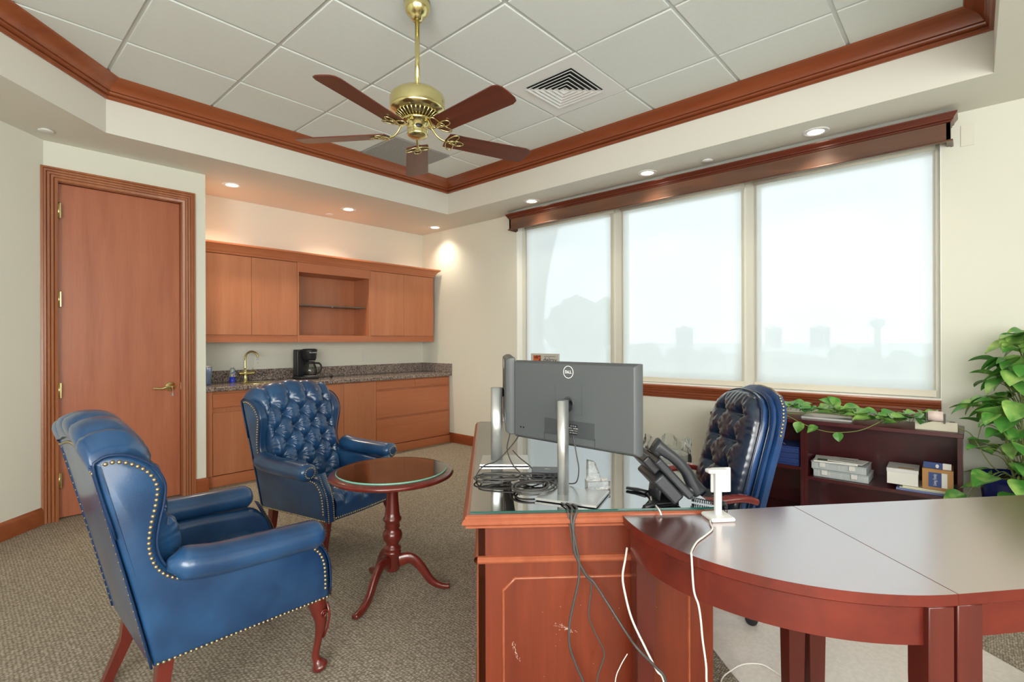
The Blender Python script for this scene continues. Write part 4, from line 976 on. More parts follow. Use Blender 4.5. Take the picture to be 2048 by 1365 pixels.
# ================================================================== MONITORS
def monitor(label, c, ang, w, h, zc, col, base_ang, tilt=0):
    """c centre of panel (x,y); ang = heading the SCREEN faces; col = stand column (x,y)"""
    t = thing('monitor', label, 'monitor', (col[0], col[1], ZT), 0, 'computer monitors on the desk')
    Mo = Matrix.Translation((c[0]-col[0], c[1]-col[1], zc-ZT)) @ Matrix.Rotation(ang+PI/2, 4, 'Z') @ Matrix.Rotation(tilt, 4, 'X')
    # local: x = width, +y = back of the housing, z up
    hw, hh = w/2, h/2
    o2 = [(-hw, -hh), (hw, -hh), (hw, hh), (-hw, hh)]
    Mp = Mo @ Matrix(((1, 0, 0, 0), (0, 0, -1, 0), (0, 1, 0, 0), (0, 0, 0, 1)))
    hb = MB(); hb.prism(o2, 0, 0, M=Mo @ Matrix(((1, 0, 0, 0), (0, 0, 1, 0), (0, 1, 0, 0), (0, 0, 0, 1))), layers=[(0, -.004), (0, .016), (.008, .031), (.012, .035)])
    hs_ = hb.build('housing', M['grey'], t, bevel=.003, seg=2)
    sc = MB(); sc.add([Mo @ Vector(p) for p in ((-hw+.006, -.0048, -hh+.012), (hw-.006, -.0048, -hh+.012), (hw-.006, -.0048, hh-.006), (-hw+.006, -.0048, hh-.006))], [(0, 1, 2, 3)]); sc.build('screen', M['darkglass'], t)
    # port recess lip, rating label
    rc = MB(); rc.box((-.115, .0352, -hh+.038), (.115, .0362, -hh+.042), M=Mo); rc.box((-.115, .0352, -hh+.012), (-.112, .0362, -hh+.042), M=Mo); rc.box((.112, .0352, -hh+.012), (.115, .0362, -hh+.042), M=Mo)
    rc.box((-.112, .0340, -hh+.035), (.112, .0355, -hh+.0945), M=Mo); rc.build('port_recess', M['greyd'], hs_)
    vq = MB()
    for (a, b, c3, d3) in ((-.06, -.0355, .06, -.035), (-.06, .075, .06, .0755), (-.06, -.035, -.0595, .075), (.0595, -.035, .06, .075)): vq.box((a, .0350, b), (c3, .0354, d3), M=Mo)
    vq.build('cover_seam', M['greyd'], hs_)
    MB().lathe([(.024, 0), (.024, .002), (.017, .003), (.015, .0005), (0, .0005)], M=Mo @ Matrix.Translation((-.002, .035, .005)) @ Matrix.Rotation(-PI/2, 4, 'X'), n=24, cap=False).build('arm_socket', M['greyd'], hs_)
    for k in (0, 1): MB().lathe([(.004, 0), (.004, .001), (.002, .001)], M=Mo @ Matrix.Translation((.235-k*.015, .034, -hh+.045)) @ Matrix.Rotation(-PI/2, 4, 'X'), n=12).build('lock_slot', M['black'], hs_)
    Mt2 = Mo @ frame((-.00, .0353, hh-.036), (-1, 0, 0), (0, 0, 1))
    rl = MB(); rl.lathe([(.0205, 0), (.0205, .0008), (.0228, .0008), (.0228, 0)], M=Mt2, n=36, cap=False); rl.build('logo_ring', M['logo'], hs_)
    text_mesh('logo_letters', 'D LL', .0150, M['logo'], hs_, Mt2 @ Matrix.Translation((0, 0, .0003)), .0003, font_bold=True)
    text_mesh('logo_letter_e', 'E', .0125, M['logo'], hs_, Mt2 @ Matrix.Translation((-.0036, 0, .0003)) @ Matrix.Rotation(.65, 4, 'Z'), .0003, font_bold=True)
    lab = MB(); lab.add([Mo @ Vector(p) for p in ((-.040, .0358, -hh+.045), (-.004, .0358, -hh+.045), (-.004, .0358, -hh+.082), (-.040, .0358, -hh+.082))], [(3, 2, 1, 0)]); lo = lab.build('rating_label', M['black'], hs_)
    for k in range(4): text_mesh('label_print', ['S/N  CN 0 7 3', 'MODEL  P 2 4', 'INPUT  100-240V', 'CE  FC  UL'][k], .0055, M['logo'], lo, Mo @ frame((-.022, .0360, -hh+.052+.008*k), (-1, 0, 0), (0, 0, 1)), .0001)
    # stand
    hc = 1.095-ZT
    Rb = Matrix.Rotation(base_ang, 4, 'Z')
    sl = MB(); sl.loft([(0, 0, .010), (0, 0, hc)], [(.026, .017) if base_ang < .5 else (.017, .026)]*2, n=28, sq=3.0, up=Rb @ Vector((0, 1, 0))); sl.build('stand_column', M['silver'], t)
    bs_ = MB(); bs_.prism([(-.088, -.140), (.088, -.140), (.088, .070), (-.088, .070)], 0, 0, M=Rb, layers=[(.004, 0), (.002, .002)]); bs_.build('base_foot', M['black'], t)
    MB().prism([(-.088, -.140), (.088, -.140), (.088, .070), (-.088, .070)], 0, 0, M=Rb, layers=[(0, .0025), (0, .009), (.002, .0105)]).build('base_plate', M['silver'], t)
    hp = Vector((0, 0, hc-.035)); pc = Mo @ Vector((-.002, .034, .005))
    MB().loft([hp, Vector((pc.x, pc.y, hp.z*.5+pc.z*.5)), pc], [(.013, .018)]*3, n=10, sq=4).build('arm', M['black'], t)
    if base_ang > .5: return t
    cl = MB(); cl.box((.028, .004, .011), (.068, .012, .055), M=Rb); clo = cl.build('cable_clip', M['whiteplastic'], t, bevel=.002)
    return t
monitor('dark grey monitor seen from behind on a silver stand, nearest the camera', (1.530, 1.080), math.radians(-1.5), .556, .305, 1.072, (1.420, 1.050), math.radians(18))
monitor('dark grey monitor seen nearly edge-on, on the silver stand farther along the desk', (1.718, 1.560), math.radians(-45.5), .540, .310, 1.080, (1.628, 1.568), math.radians(42))

# dock
dk2 = thing('docking_station', 'small grey docking station with ports among the coiled cables', 'docking station', (1.600, 1.262, ZT), math.radians(-52))
MB().box((-.062, -.040, 0), (.062, .040, .024)).build('case', pmat('dock_body', rgb(92, 96, 102), .4), dk2, bevel=.004)
MB().box((-.060, -.0412, .003), (.060, -.0400, .020)).build('port_strip', M['black'], dk2)
for k in range(5): MB().box((-.050+.022*k, -.0425, .007), (-.038+.022*k, -.041, .015)).build('port', M['gap'], dk2)
text_mesh('dock_mark', 'DELL', .010, M['logo'], dk2, Matrix.Translation((0, .0, .0242)), .0002)
# crystal award
ca = thing('crystal_award', 'clear crystal desk award with slanted top block beside the monitor stand', 'desk award', (1.578, 1.012, ZT), math.radians(-40))
MB().box((-.042, -.022, 0), (.042, .022, .030)).build('base_block', M['crystal'], ca, bevel=.002)
sl = MB(); sl.add([(-.038, -.017, .0302), (.012, -.017, .0302), (.012, .017, .0302), (-.038, .017, .0302), (-.038, -.013, .105), (-.012, -.013, .098), (-.012, .013, .098), (-.038, .013, .105)], [(0,3,2,1),(4,5,6,7),(0,1,5,4),(1,2,6,5),(2,3,7,6),(3,0,4,7)])
sl.build('slanted_block', M['crystal'], ca, bevel=.002)

# ------------------------------------------------------------------ telephone  (x = u, y = towards the user)
ph = thing('desk_phone', 'charcoal office desk phone seen from behind with handset on its cradle', 'telephone', D(.100, .640, ZT), DR+PI)
sl_ = math.radians(47)
Mp = Matrix.Translation((0, .055, .028)) @ Matrix.Rotation(sl_, 4, 'X') @ Matrix.Scale(-1, 4, (0, 1, 0))
# slab: in its own plane y runs up the slope
def SL(x, y, z): return Vector((x, .062-y*math.cos(sl_), .022+y*math.sin(sl_)))+Vector((0, math.sin(sl_), math.cos(sl_)))*z
def sbox(mb, a, b):
    vs = [SL(x, y, z) for x, y, z in ((a[0],a[1],a[2]),(b[0],a[1],a[2]),(b[0],b[1],a[2]),(a[0],b[1],a[2]),(a[0],a[1],b[2]),(b[0],a[1],b[2]),(b[0],b[1],b[2]),(a[0],b[1],b[2]))]
    mb.add(vs, [(0,3,2,1),(4,5,6,7),(0,1,5,4),(1,2,6,5),(2,3,7,6),(3,0,4,7)]); return mb
sbox(MB(), (-.105, 0, 0), (.105, .165, .026)).build('body', M['phone'], ph, bevel=.006)
sbox(MB(), (-.095, .015, -.045), (.095, .120, -.001)).build('rear_housing', M['phone'], ph, bevel=.008)
sbox(MB(), (-.095, .122, -.024), (.070, .185, .006)).build('display_back', M['black'], ph, bevel=.006)
sd_ = MB(); sbox(sd_, (-.030, .105, .0225), (.098, .17, .026)); sd_.build('display', M['darkglass'], ph)
kk = MB()
for i in range(4):
    for j in range(3): kk = sbox(MB(), (.0+.03*j, .015+.02*i, .0225), (.022+.03*j, .029+.02*i, .026)); kk.build('key_button', M['black'], ph)
fm = MB(); fm.prism([(-.075, -.035), (.075, -.035), (.060, .045), (-.060, .045)], 0, 0, layers=[(0, 0), (0, .006)]); fm.build('stand_foot', M['black'], ph, bevel=.003)
fa = MB(); fa.loft([(0, -.02, .006), (0, -.012, .05), SL(0, .07, -.030)], [(.055, .006), (.05, .010), (.05, .012)], n=10, sq=4); fa.build('stand_neck', M['phone'], ph)
for s in (-1, 1): MB().loft([(s*.05, -.03, .006), (s*.085, -.055, .006), (s*.105, -.085, .006)], [(.012, .005), (.011, .005), (.008, .004)], n=8, sq=4).build('stand_toe', M['black'], ph)
# handset on the near side : near camera = +x local (rotated by pi) -> world -u
hs2 = thing('handset', 'charcoal phone handset lying on the desk phone cradle', 'telephone handset', D(.100, .640, ZT), DR+PI)
hp_ = cr_spline([SL(.078, -.012, .044), SL(.078, .03, .050), SL(.078, .07, .060), SL(.078, .12, .060), SL(.078, .165, .052), SL(.078, .200, .044)], 5)
n = len(hp_)
MB().loft(hp_, [(.026, .017+.008*abs(2*i/(n-1)-1)**2.5) for i in range(n)], n=14, sq=3.2, up=(0, .7, .7)).build('grip', M['phone'], hs2)
for y in (.012, .183): 
    MB().lathe([(.020, .020), (.022, .034), (.016, .040)], M=Matrix(((1, 0, 0, .078), (0, -math.cos(sl_), math.sin(sl_), SL(0, y, 0).y), (0, math.sin(sl_), math.cos(sl_), SL(0, y, 0).z), (0, 0, 0, 1))), n=18).build('earpiece', M['black'], hs2)
def cable(name, label, pts, r, mat, cat='cable', group=None, n=6, closed=False):
    P = cr_spline(pts, n, closed); return tag(MB().tube(P, r, 7, closed=closed).build(name, mat), label, cat, group)
# curly cord
base = cr_spline([Vector(D(.05, .73, .775)), Vector(D(.02, .765, .775)), Vector(D(-.0, .80, .775)), Vector(D(.02, .83, .765)), Vector(D(.06, .85, .72))], 30)
cc_ = []
for i in range(len(base)-1):
    tt = (base[i+1]-base[i]).normalized(); u_ = Vector((0, 0, 1)); w_ = tt.cross(u_)
    for k in range(4): a = (i*4+k)/4*2*PI*.25; p = base[i].lerp(base[i+1], k/4); cc_.append(p+u_*(.0065*math.sin(a*1.0))+w_*(.0065*math.cos(a*1.0)))
co_ = MB().tube(cc_, .0016, 5).build('curly_cord', M['black'])
def adopt(o, p): o.parent = p; o.matrix_parent_inverse = (Matrix.Translation(p.location) @ p.rotation_euler.to_matrix().to_4x4()).inverted()
adopt(co_, ph)
cable('phone_cable', 'short white cable running from under the phone over the table edge', [(1.596, .812, .770), (1.560, .790, .769), (1.530, .762, .768), (1.500, .735, .767), (1.49, .722, .755)], .0028, M['cablew'])

# ------------------------------------------------------------------ desk lamp, folded
lp = thing('desk_lamp', 'white folding desk lamp standing on the quarter-round table', 'lamp', (1.592, .585, .7497), math.radians(-42))
MB().prism([(-.038, -.036), (.038, -.036), (.038, .036), (-.038, .036)], 0, 0, layers=[(.003, 0), (0, .002), (0, .010), (.003, .0125)]).build('base', M['whiteplastic'], lp, bevel=.003)
MB().box((-.010, -.007, .012), (.010, .007, .142)).build('column', M['whiteplastic'], lp, bevel=.002)
MB().box((-.036, -.016, .142), (.030, .014, .154)).build('hinge_head', M['whiteplastic'], lp, bevel=.004)
MB().box((-.012, .016, .075), (.052, .026, .152)).build('lamp_panel', M['whiteplastic'], lp, bevel=.003)
dropk = 1.285/1.20
drp = [(1.172,.493,.785), (1.174,.492,.748), (1.176,.489,.712), (1.183,.481,.677), (1.187,.477,.641), (1.190,.474,.594), (1.195,.468,.535), (1.196,.467,.494)]
lc_ = MB().tube(cr_spline([(1.540, .590, .7555), (1.515, .578, .7535), (1.478, .560, .7535), (1.415, .557, .7535), (1.358, .556, .7535), (1.290, .542, .7535), (1.262, .530, .748)]+[(x*dropk, y*dropk, 1.3+(z-1.3)*dropk) for x, y, z in drp[2:]]+[(1.30, .50, .38), (1.31, .52, .2), (1.35, .55, .01), (1.5, .56, .006)], 6), .0026, 7).build('power_cable', M['cablew']); adopt(lc_, lp)
# cables over the desk edge
k2 = 'dark cables hanging over the near edge of the desk'
def nearer(pts, k0, k1):   # hang lower points farther out from the panel, clear of the table leg
    n = len(pts)-1; return [(x*q, y*q, 1.3+(z-1.3)*q) for i, (x, y, z) in enumerate(pts) for q in [k0+(k1-k0)*min(1, i/n*2)]]
top = [(1.500, 1.185, .772), (1.440, 1.130, .770), (1.385, 1.050, .769), (1.340, .965, .769), (1.315, .938, .766), (1.302, .930, .742)]
cable('monitor_cable', 'dark cable hanging over the desk edge, leftmost and straightest of the three', top[:5]+[(1.300, .930, .740), (1.306,.919,.673), (1.313,.912,.618), (1.313,.912,.556), (1.302,.923,.486), (1.293,.932,.424), (1.292,.933,.354), (1.306,.919,.291), (1.323,.902,.236), (1.36, .86, .10), (1.40, .80, .008)], .0040, M['cable'], group=k2)
o5 = Vector((.010, -.012, 0))
cable('monitor_cable', 'dark cable hanging over the desk edge and running diagonally to the right', [Vector(p)+o5 for p in top[:5]]+[(1.306, .925, .740), (1.302,.923,.681), (1.306,.919,.634), (1.329,.896,.571), (1.346,.879,.547)]+nearer([(1.379,.846,.475), (1.418,.807,.387), (1.446,.779,.331), (1.485,.740,.274), (1.508,.717,.226)], .99, .94)+[(1.46, .66, .10), (1.50, .62, .008)], .0040, M['cable'], group=k2)
o6 = Vector((-.010, .010, 0))
cable('monitor_cable', 'thin dark cable with a kink, middle of the three over the desk edge', [Vector(p)+o6 for p in top[:5]]+[(1.300, .938, .740), (1.302,.930,.681), (1.308,.924,.634), (1.329,.902,.571), (1.345,.887,.535), (1.338,.892,.446), (1.351,.879,.390), (1.372,.858,.327), (1.367,.863,.288), (1.356,.874,.234), (1.34, .87, .1), (1.33, .86, .01)], .0026, M['cable'], group=k2)
cable('power_cable', 'white cable falling between the desk panel and the corner table leg', nearer([(1.425, .806, .650), (1.417,.808,.615), (1.408,.812,.568), (1.411,.808,.521), (1.426,.792,.434), (1.455,.764,.346), (1.483,.736,.267), (1.502,.720,.226)], 1, .945)+[(1.45, .65, .1), (1.47, .62, .006)], .0034, M['cablew'])
cable('thin_cable', 'thin white cable curving down low on the desk end panel', [(1.420,.803,.320), (1.403,.820,.279), (1.391,.830,.232), (1.38, .83, .1), (1.37, .82, .006)], .0016, M['cablew'])
cable('floor_cable', 'white cable arching over the chair mat below the tables', [(1.80, .66, .006), (1.958, .710, .008), (2.028, .697, .020), (2.091, .671, .026), (2.144, .622, .022), (2.153, .579, .010), (2.140, .540, .007)], .0026, M['cablew'])
# coils on the glass
rnd = random.Random(11)
def coil(label, c, rx, ry, rot, turns, z, seed, tail=None, r=.0030):
    rn = random.Random(seed); P = []
    for i in range(int(turns*10)+1):
        a = 2*PI*i/10; j = 1+.14*math.sin(a*.37+seed)+rn.uniform(-.04, .04)
        x = rx*j*math.cos(a); y = ry*j*math.sin(a)
        P.append((c[0]+x*math.cos(rot)-y*math.sin(rot)+.01*math.sin(a*.21), c[1]+x*math.sin(rot)+y*math.cos(rot), z+.0052*(i/10)+.006*abs(math.sin(a*.31+seed))))
    if tail: P = P+tail
    return cable('coiled_cable', label, P, r, M['cable'], group='coiled cables on the desk glass')
coil('dark cable coiled in loops at the left edge of the desk glass', (1.420, 1.350), .095, .062, -.55, 2, ZT+.004, 1, [(1.50, 1.30, .785), (1.55, 1.285, .778)])
coil('dark cable coiled in loops in front of the docking station', (1.395, 1.165),   .080, .068, .1, 3, ZT+.004, 5, [(1.47, 1.18, .79), (1.53, 1.215, .778)], .0034)
coil('second dark cable loosely looped over the left coil', (1.400, 1.310),   .112, .044, -.9, 1.4, ZT+.014, 9, [(1.49, 1.27, .79), (1.56, 1.24, .778)])
cable('display_cable', 'dark cable dropping from the far monitor to the left edge of the desk', [(1.700, 1.500, .915), (1.670, 1.480, .88), (1.560, 1.490, .80), (1.480, 1.500, .785), (1.390, 1.450, .772), (1.335, 1.385, .772), (1.335, 1.345, .772), (1.40, 1.33, .775)], .0026, M['cable'], group='cables from the far monitor')
cable('display_cable', 'dark cable running from behind the far monitor stand down to the coils', [(1.668, 1.530, .97), (1.640, 1.500, .90), (1.600, 1.480, .84), (1.575, 1.43, .79), (1.52, 1.34, .780), (1.46, 1.24, .778)], .0026, M['cable'], group='cables from the far monitor')
cable('display_cable', 'dark cable arching from the far monitor base to the docking station', [(1.625, 1.470, .830), (1.610, 1.42, .81), (1.600, 1.36, .79), (1.565, 1.305, .785)], .0026, M['cable'], group='cables from the far monitor')
cable('display_cable', 'dark cable hanging from the near monitor behind its stand', [(1.494, 1.060, .965), (1.492, 1.045, .90), (1.500, 1.040, .84), (1.508, 1.060, .79), (1.53, 1.13, .775), (1.555, 1.205, .776)], .0024, M['cable'])

# ------------------------------------------------------------------ sign on the window sill
sg = thing('framed_sign', 'grey framed sign with a small orange picture and dark lettering on the window sill', 'sign', (4.325, 3.43, .912), -PI/2)
MB().box((-.192, -.018, 0), (.192, 0, .255)).build('board', pmat('sign_grey', rgb(196, 196, 190), .5), sg, bevel=.002)
pc_ = MB().box((-.155, -.0195, .135), (-.050, -.0182, .235)).build('picture', pmat('sign_picture', rgb(206, 110, 60), .6, noise_c=(rgb(120, 50, 40), 30, (1, 1, 1), .45, .6)), sg)
text_mesh('lettering', 'delray', .075, M['ink'], sg, frame((.075, -.0188, .185), (1, 0, 0), (0, 0, 1)), .0005)
MB().box((-.005, -.0188, .222), (.150, -.0182, .226)).build('rule_line', M['ink'], sg)

# ================================================================== EXECUTIVE CHAIR (local +y = facing direction)
SX, SY = 2.425, 1.048
ec = thing('executive_chair', 'high-back navy leather executive chair with nailhead edge and red wooden arms behind the desk', 'office chair', (SX, SY, 0), math.radians(45))
LB = M['leather_b']
MB().box((-.255, -.22, .37), (.255, .25, .42)).build('seat_frame', M['leather_s'], ec, bevel=.012)
sc = MB()
def seatf(u, v):
    x = -.25+.5*u; y = -.20+.46*v; h, _, _2 = tuft(x, y, .085, .1, 0, 0)
    e = (min(1, (1-abs(2*u-1))/.2)**.5)*(min(1, (1-abs(2*v-1))/.2)**.5)
    return Vector((x, y, .42+.075*e+.012*h*e))
sc.grid(seatf, 40, 40); sc.build('seat', LB, ec, recalc=False)
rec = math.radians(15)
Mb_ = Matrix.Translation((0, -.165, .42)) @ Matrix.Rotation(rec, 4, 'X')      # x width, y forward (out of back), z up the back
def backout(w, h, nn=10):
    o = [(-w*.86, 0), (w*.86, 0), (w, .12)]
    o += [(w, h*.70), (w*.97, h*.80), (w*.86, h*.89), (w*.66, h*.955), (w*.36, h*.99), (0, h)]
    o += [(-a, b) for a, b in o[::-1][1:-3]]+[(-w, .12)]
    return o
Bx = Mb_ @ Matrix(((1, 0, 0, 0), (0, 0, 1, 0), (0, 1, 0, 0), (0, 0, 0, 1)))
MB().prism([(x, y) for x, y in backout(.258, .690)], 0, 0, M=Bx, layers=[(.012, -.064), (0, -.056), (0, -.030), (.008, -.025)]).build('back_shell', M['leather_s'], ec, autosm=40)
nm = MB(); ou = backout(.255, .685)
pl = [Bx @ Vector((x, y, -.051)) for x, y in ou[2:-1]]
pl = [Bx @ Vector((x*1.016, y*1.008, -.040)) for x, y in ou[2:-1]]
cen = Mb_ @ Vector((0, -.07, .3))
nails(nm, pl, lambda p, f: (p-cen)-(Mb_.to_3x3() @ Vector((0, 1, 0)))*((p-cen).dot(Mb_.to_3x3() @ Vector((0, 1, 0)))), .017, .0072)
nm.build('nailhead_trim', M['nail'], ec, kind='stuff')
# cushion: side band plus puffy tufted face
w, h = .225, .650
MB().prism(backout(.245, .668), 0, 0, M=Bx, layers=[(.012, -.024), (0, -.018), (0, -.006), (.012, .000)], smooth=True).build('inner_cushion', M['leather_s'], ec, autosm=60)
cb = MB(); ly = [(.012, .000), (0, .008), (-.004, .022), (0, .036), (.008, .042)]
cb.prism(backout(w, h), 0, 0, M=Bx, layers=ly, smooth=True); cb.build('cushion_band', M['leather_s'], ec, autosm=60)
bo2 = [Vector(p) for p in backout(w-.004, h-.004)]
def halfw(y):
    best = 0
    for a, b in zip(bo2, bo2[1:]+bo2[:1]):
        if (a.y-y)*(b.y-y) <= 0 and abs(a.y-b.y) > 1e-6:
            f = (y-a.y)/(b.y-a.y); best = max(best, abs(a.x+(b.x-a.x)*f))
    return best
def cface(u, v):
    y = (h-.006)*v; hw = max(halfw(min(y, h-.0062)), .001); x = -hw+2*hw*u
    e = (1-abs(2*u-1)**6)**.5*min(1, (1-v)/.12+.0)**.5*min(1, v/.08)**.5
    d = 0
    bt_ = [(-.085, .53), (.085, .53), (-.085, .40), (.085, .40), (-.085, .26), (.085, .26), (0, .13)]
    dd = min(math.hypot(x-a, y-b) for a, b in bt_); bx_, by_ = min(bt_, key=lambda q: math.hypot(x-q[0], y-q[1]))
    dip = math.exp(-(dd/.032)**2)
    seam = math.exp(-((y-by_)/.010)**2)*.26*max(0, 1-dd/.12)+math.exp(-((x-bx_)/.010)**2)*.26*max(0, 1-dd/.10)
    ang = math.atan2(y-by_, x-bx_); pleat = .10*math.sin(ang*9)*math.exp(-((dd-.05)/.035)**2)
    er = max(0, 1-(1-v)/.18); gath = .10*er*math.sin(x*190)+.10*max(0, (abs(2*u-1)-.72)/.28)*math.sin(y*170+x*30)
    wr = .10*mnoise.noise(Vector((x*14, y*14, 3)))
    return Bx @ Vector((x, y, .037+e*(.055*(1-.6*dip-seam)+.020*(pleat+gath+wr))))
cf_ = MB(); cf_.grid(cface, 90, 120); cf_.build('backrest_cushion', LB, ec, recalc=False)
for zz, sc_ in ((.067, w-.002), ):
    MB().tube(cr_spline([Bx @ Vector((x, y, .040)) for x, y in backout(w+.001, h+.002)], 4, True), .0042, 6, closed=True).build('piping', LB, ec)
MB().tube(cr_spline([Bx @ Vector((x, y, .004)) for x, y in backout(w+.004, h+.004)], 4, True), .0042, 6, closed=True).build('piping', LB, ec)
for s in (-1, 1):
    ap_ = cr_spline([(s*.285, -.20, .595), (s*.290, -.13, .612), (s*.285, .0, .600), (s*.275, .12, .606), (s*.262, .19, .600)], 6)
    n = len(ap_); a_o = MB().loft(ap_, [(.030-.004*abs(2*i/(n-1)-1), .017) for i in range(n)], n=12, sq=2.6).build('armrest', M['armwood'], ec)
    MB().loft(cr_spline([(s*.275, .06, .59), (s*.272, .04, .50), (s*.268, -.02, .42), (s*.262, -.06, .40)], 5), [(.018, .022)]*16, n=10, sq=3).build('arm_post', M['armwood'], a_o)
MB().lathe([(.030, .18), (.030, .37)], n=18).build('gas_lift', M['black'], ec)
for k in range(5):
    a = 2*PI*k/5+.25; d = Vector((math.cos(a), math.sin(a), 0))
    sp_ = MB().loft([d*.02+Vector((0, 0, .155)), d*.15+Vector((0, 0, .14)), d*.30+Vector((0, 0, .085))], [(.028, .030), (.024, .022), (.018, .015)], n=10, sq=3).build('base_spoke', M['armwood'], ec)
    MB().lathe([(.020, -.020), (.027, -.016), (.027, .016), (.020, .020)], M=Matrix.Translation(d*.30+Vector((0, 0, .0315))) @ Matrix.Rotation(a+PI/2, 4, 'Z') @ Matrix.Rotation(PI/2, 4, 'Y'), n=20).build('caster', M['black'], sp_)

# ------------------------------------------------------------------ waste bin with liner
wb_ = thing('waste_bin', 'waste bin with a loose clear plastic liner standing by the wall beyond the desk', 'waste bin', (3.42, 1.62, 0))
MB().lathe([(.12, 0), (.125, .01), (.15, .50), (.152, .505), (.145, .50), (.115, .02)], n=32, cap=False).build('bin', pmat('bin_clear', rgb(214, 216, 212), .3), wb_)
ln = MB()
def linef(u, v):
    a = u*2*PI; r = .150+.016*math.sin(v*PI)+.010*math.sin(a*9+v*5)+.008*math.sin(a*17)*v
    return Vector((r*math.cos(a), r*math.sin(a), .40+.20*v-(.07*max(0, v-.6)/.4 if False else 0)+.02*math.sin(a*5)*v))
ln.grid(linef, 72, 10); ln.build('liner', glass_sheet('liner_film', (.90, .92, .92, 1)), wb_, recalc=False)

# ================================================================== CREDENZA
cr_ = thing('credenza', 'low wine-coloured wooden shelf unit with open compartments under the window', 'bookcase', (3.95, .045, 0))
CLn = 1.455; dd_ = .385; DRK = M['darkred']
MB().box((-.006, -.006, .725), (dd_, CLn+.006, .752)).build('top', DRK, cr_, bevel=.003)
for y0 in (0, .795, .818, CLn-.022): MB().box((0, y0, 0), (dd_-.012, y0+.022, .7248)).build('upright', DRK, cr_)
for (a, b, zs) in ((.022, .795, .345), (.840, CLn-.022, .400)):
    MB().box((.004, a, zs), (dd_-.014, b, zs+.022)).build('shelf', DRK, cr_)
    MB().box((.004, a, .05), (dd_-.014, b, .072)).build('bottom', DRK, cr_)
    MB().box((dd_-.014, a, 0), (dd_-.006, b, .7248)).build('back_panel', DRK, cr_)
    MB().box((.02, a, 0), (.035, b, .0498)).build('kick_board', DRK, cr_)
# contents : blue folders
for k in range(14):
    tag(MB().box((0, 0, 0), (.26+.004*(k % 3), .30-.006*(k % 4), .0085)).build('folder', M['bluefolder'], bevel=.001, seg=1, loc=(3.975+.003*((k*7) % 4), .90+.004*((k*5) % 5), .4225+.0092*k)), 'blue presentation folder in the stack on the shelf behind the executive chair' if k < 13 else 'topmost blue folder of the stack, with pale slanted marks on its cover', 'folder', 'blue folders stacked in the credenza')
for k in range(2):
    pass
mk = MB()
for k in range(3): mk.add([(x, y, .0090) for x, y in ((.06+.0*k, .10+.028*k), (.06, .108+.028*k), (.14, .148+.028*k), (.14, .140+.028*k))], [(0, 1, 2, 3)])
top_f = [o for o in bpy.data.objects if o.name.startswith('folder')][-1]
mk.build('cover_mark', M['logo'], top_f)
# organiser boxes
for k, lb in ((0, 'translucent plastic organiser box at the bottom of the pair in the credenza'), (1, 'translucent plastic organiser box on top of the other, under magazines')):
    t = thing('organizer_box', lb, 'plastic box', (3.985, .500+.012*k, .3675+.052*k), 0, 'organiser boxes in the credenza')
    MB().box((0, 0, 0), (.22, .315, .046)).build('tray', M['clearbox'], t, bevel=.004); MB().box((-.003, -.003, .0462), (.223, .318, .0515)).build('lid', M['clearbox'], t, bevel=.002)
    for q in range(5): MB().box((-.0015, .02+.065*q, .006), (-.0002, .024+.065*q, .044)).build('rib', M['whiteplastic'], t)
    for q in (.06, .23): MB().box((-.010, q, .018), (-.002, q+.035, .048)).build('latch', M['whiteplastic'], t, bevel=.002)
def mag(label, loc, rz, sx, sy, th, mat, pm=None, txt=None):
    t = thing('magazine', label, 'magazine', loc, rz, 'papers and magazines in the credenza'); MB().box((0, 0, 0), (sx, sy, th)).build('pages', mat, t)
    if pm: MB().box((.02, .02, th), (sx*.4, sy-.02, th+.0006)).build('cover_print', pm, t)
    if txt: text_mesh('cover_title', txt, .03, M['ink'], t, frame((sx*.62, sy*.5, th+.0004), (0, -1, 0), (1, 0, 0)), .0002)
mag('white magazine with a dark green cover picture on the organiser boxes', (3.990, .56, .4735), .12, .20, .25, .008, M['paper'], pmat('mag_green', rgb(70, 100, 84), .4))
mag('white printed brochure with black title lying across the magazine', (3.985, .535, .4825), -.10, .15, .20, .004, M['paper'], None, 'REPORT')
mag('flat white paper sheet pile under the organiser boxes', (3.975, .478, .3673), 0, .005, .34, .0001, M['paper']) if False else None
# white box, cardboard box, papers
t = thing('white_box', 'closed white cardboard box beside the brown box on the credenza shelf', 'box', (3.995, .250, .3945), .03)
MB().box((0, 0, 0), (.20, .155, .075)).build('carton', M['paper'], t, bevel=.001); MB().box((-.002, -.002, .0752), (.202, .157, .098)).build('lid', M['whiteplastic'], t, bevel=.001); MB().box((.02, .02, .0982), (.06, .10, .0988)).build('tape', pmat('tape_tan', rgb(190, 160, 120), .5), t)
t = thing('cardboard_box', 'open brown cardboard box with a blue and white label on the credenza shelf', 'box', (3.985, .085, .3945), .02)
MB().box((0, 0, 0), (.20, .145, .125)).build('carton', M['card'], t, bevel=.001)
MB().box((-.0015, .055, .018), (-.0002, .115, .105)).build('blue_label', M['navy'], t); MB().box((-.0015, .028, .018), (-.0002, .054, .105)).build('white_label', M['paper'], t)
text_mesh('label_lettering', 'Living Family', .022, M['logo'], t, frame((-.0018, .085, .062), (0, 0, 1), (0, 1, 0)), .0002, sx=.62)
t = thing('printed_booklet', 'navy and white booklet sticking up out of the open brown box', 'booklet', (4.00, .095, .5205), 0)
MB().box((0, .040, 0), (.012, .130, .036)).build('navy_cover', M['navy'], t); MB().box((0, .0, 0), (.012, .0395, .036)).build('white_cover', M['paper'], t)
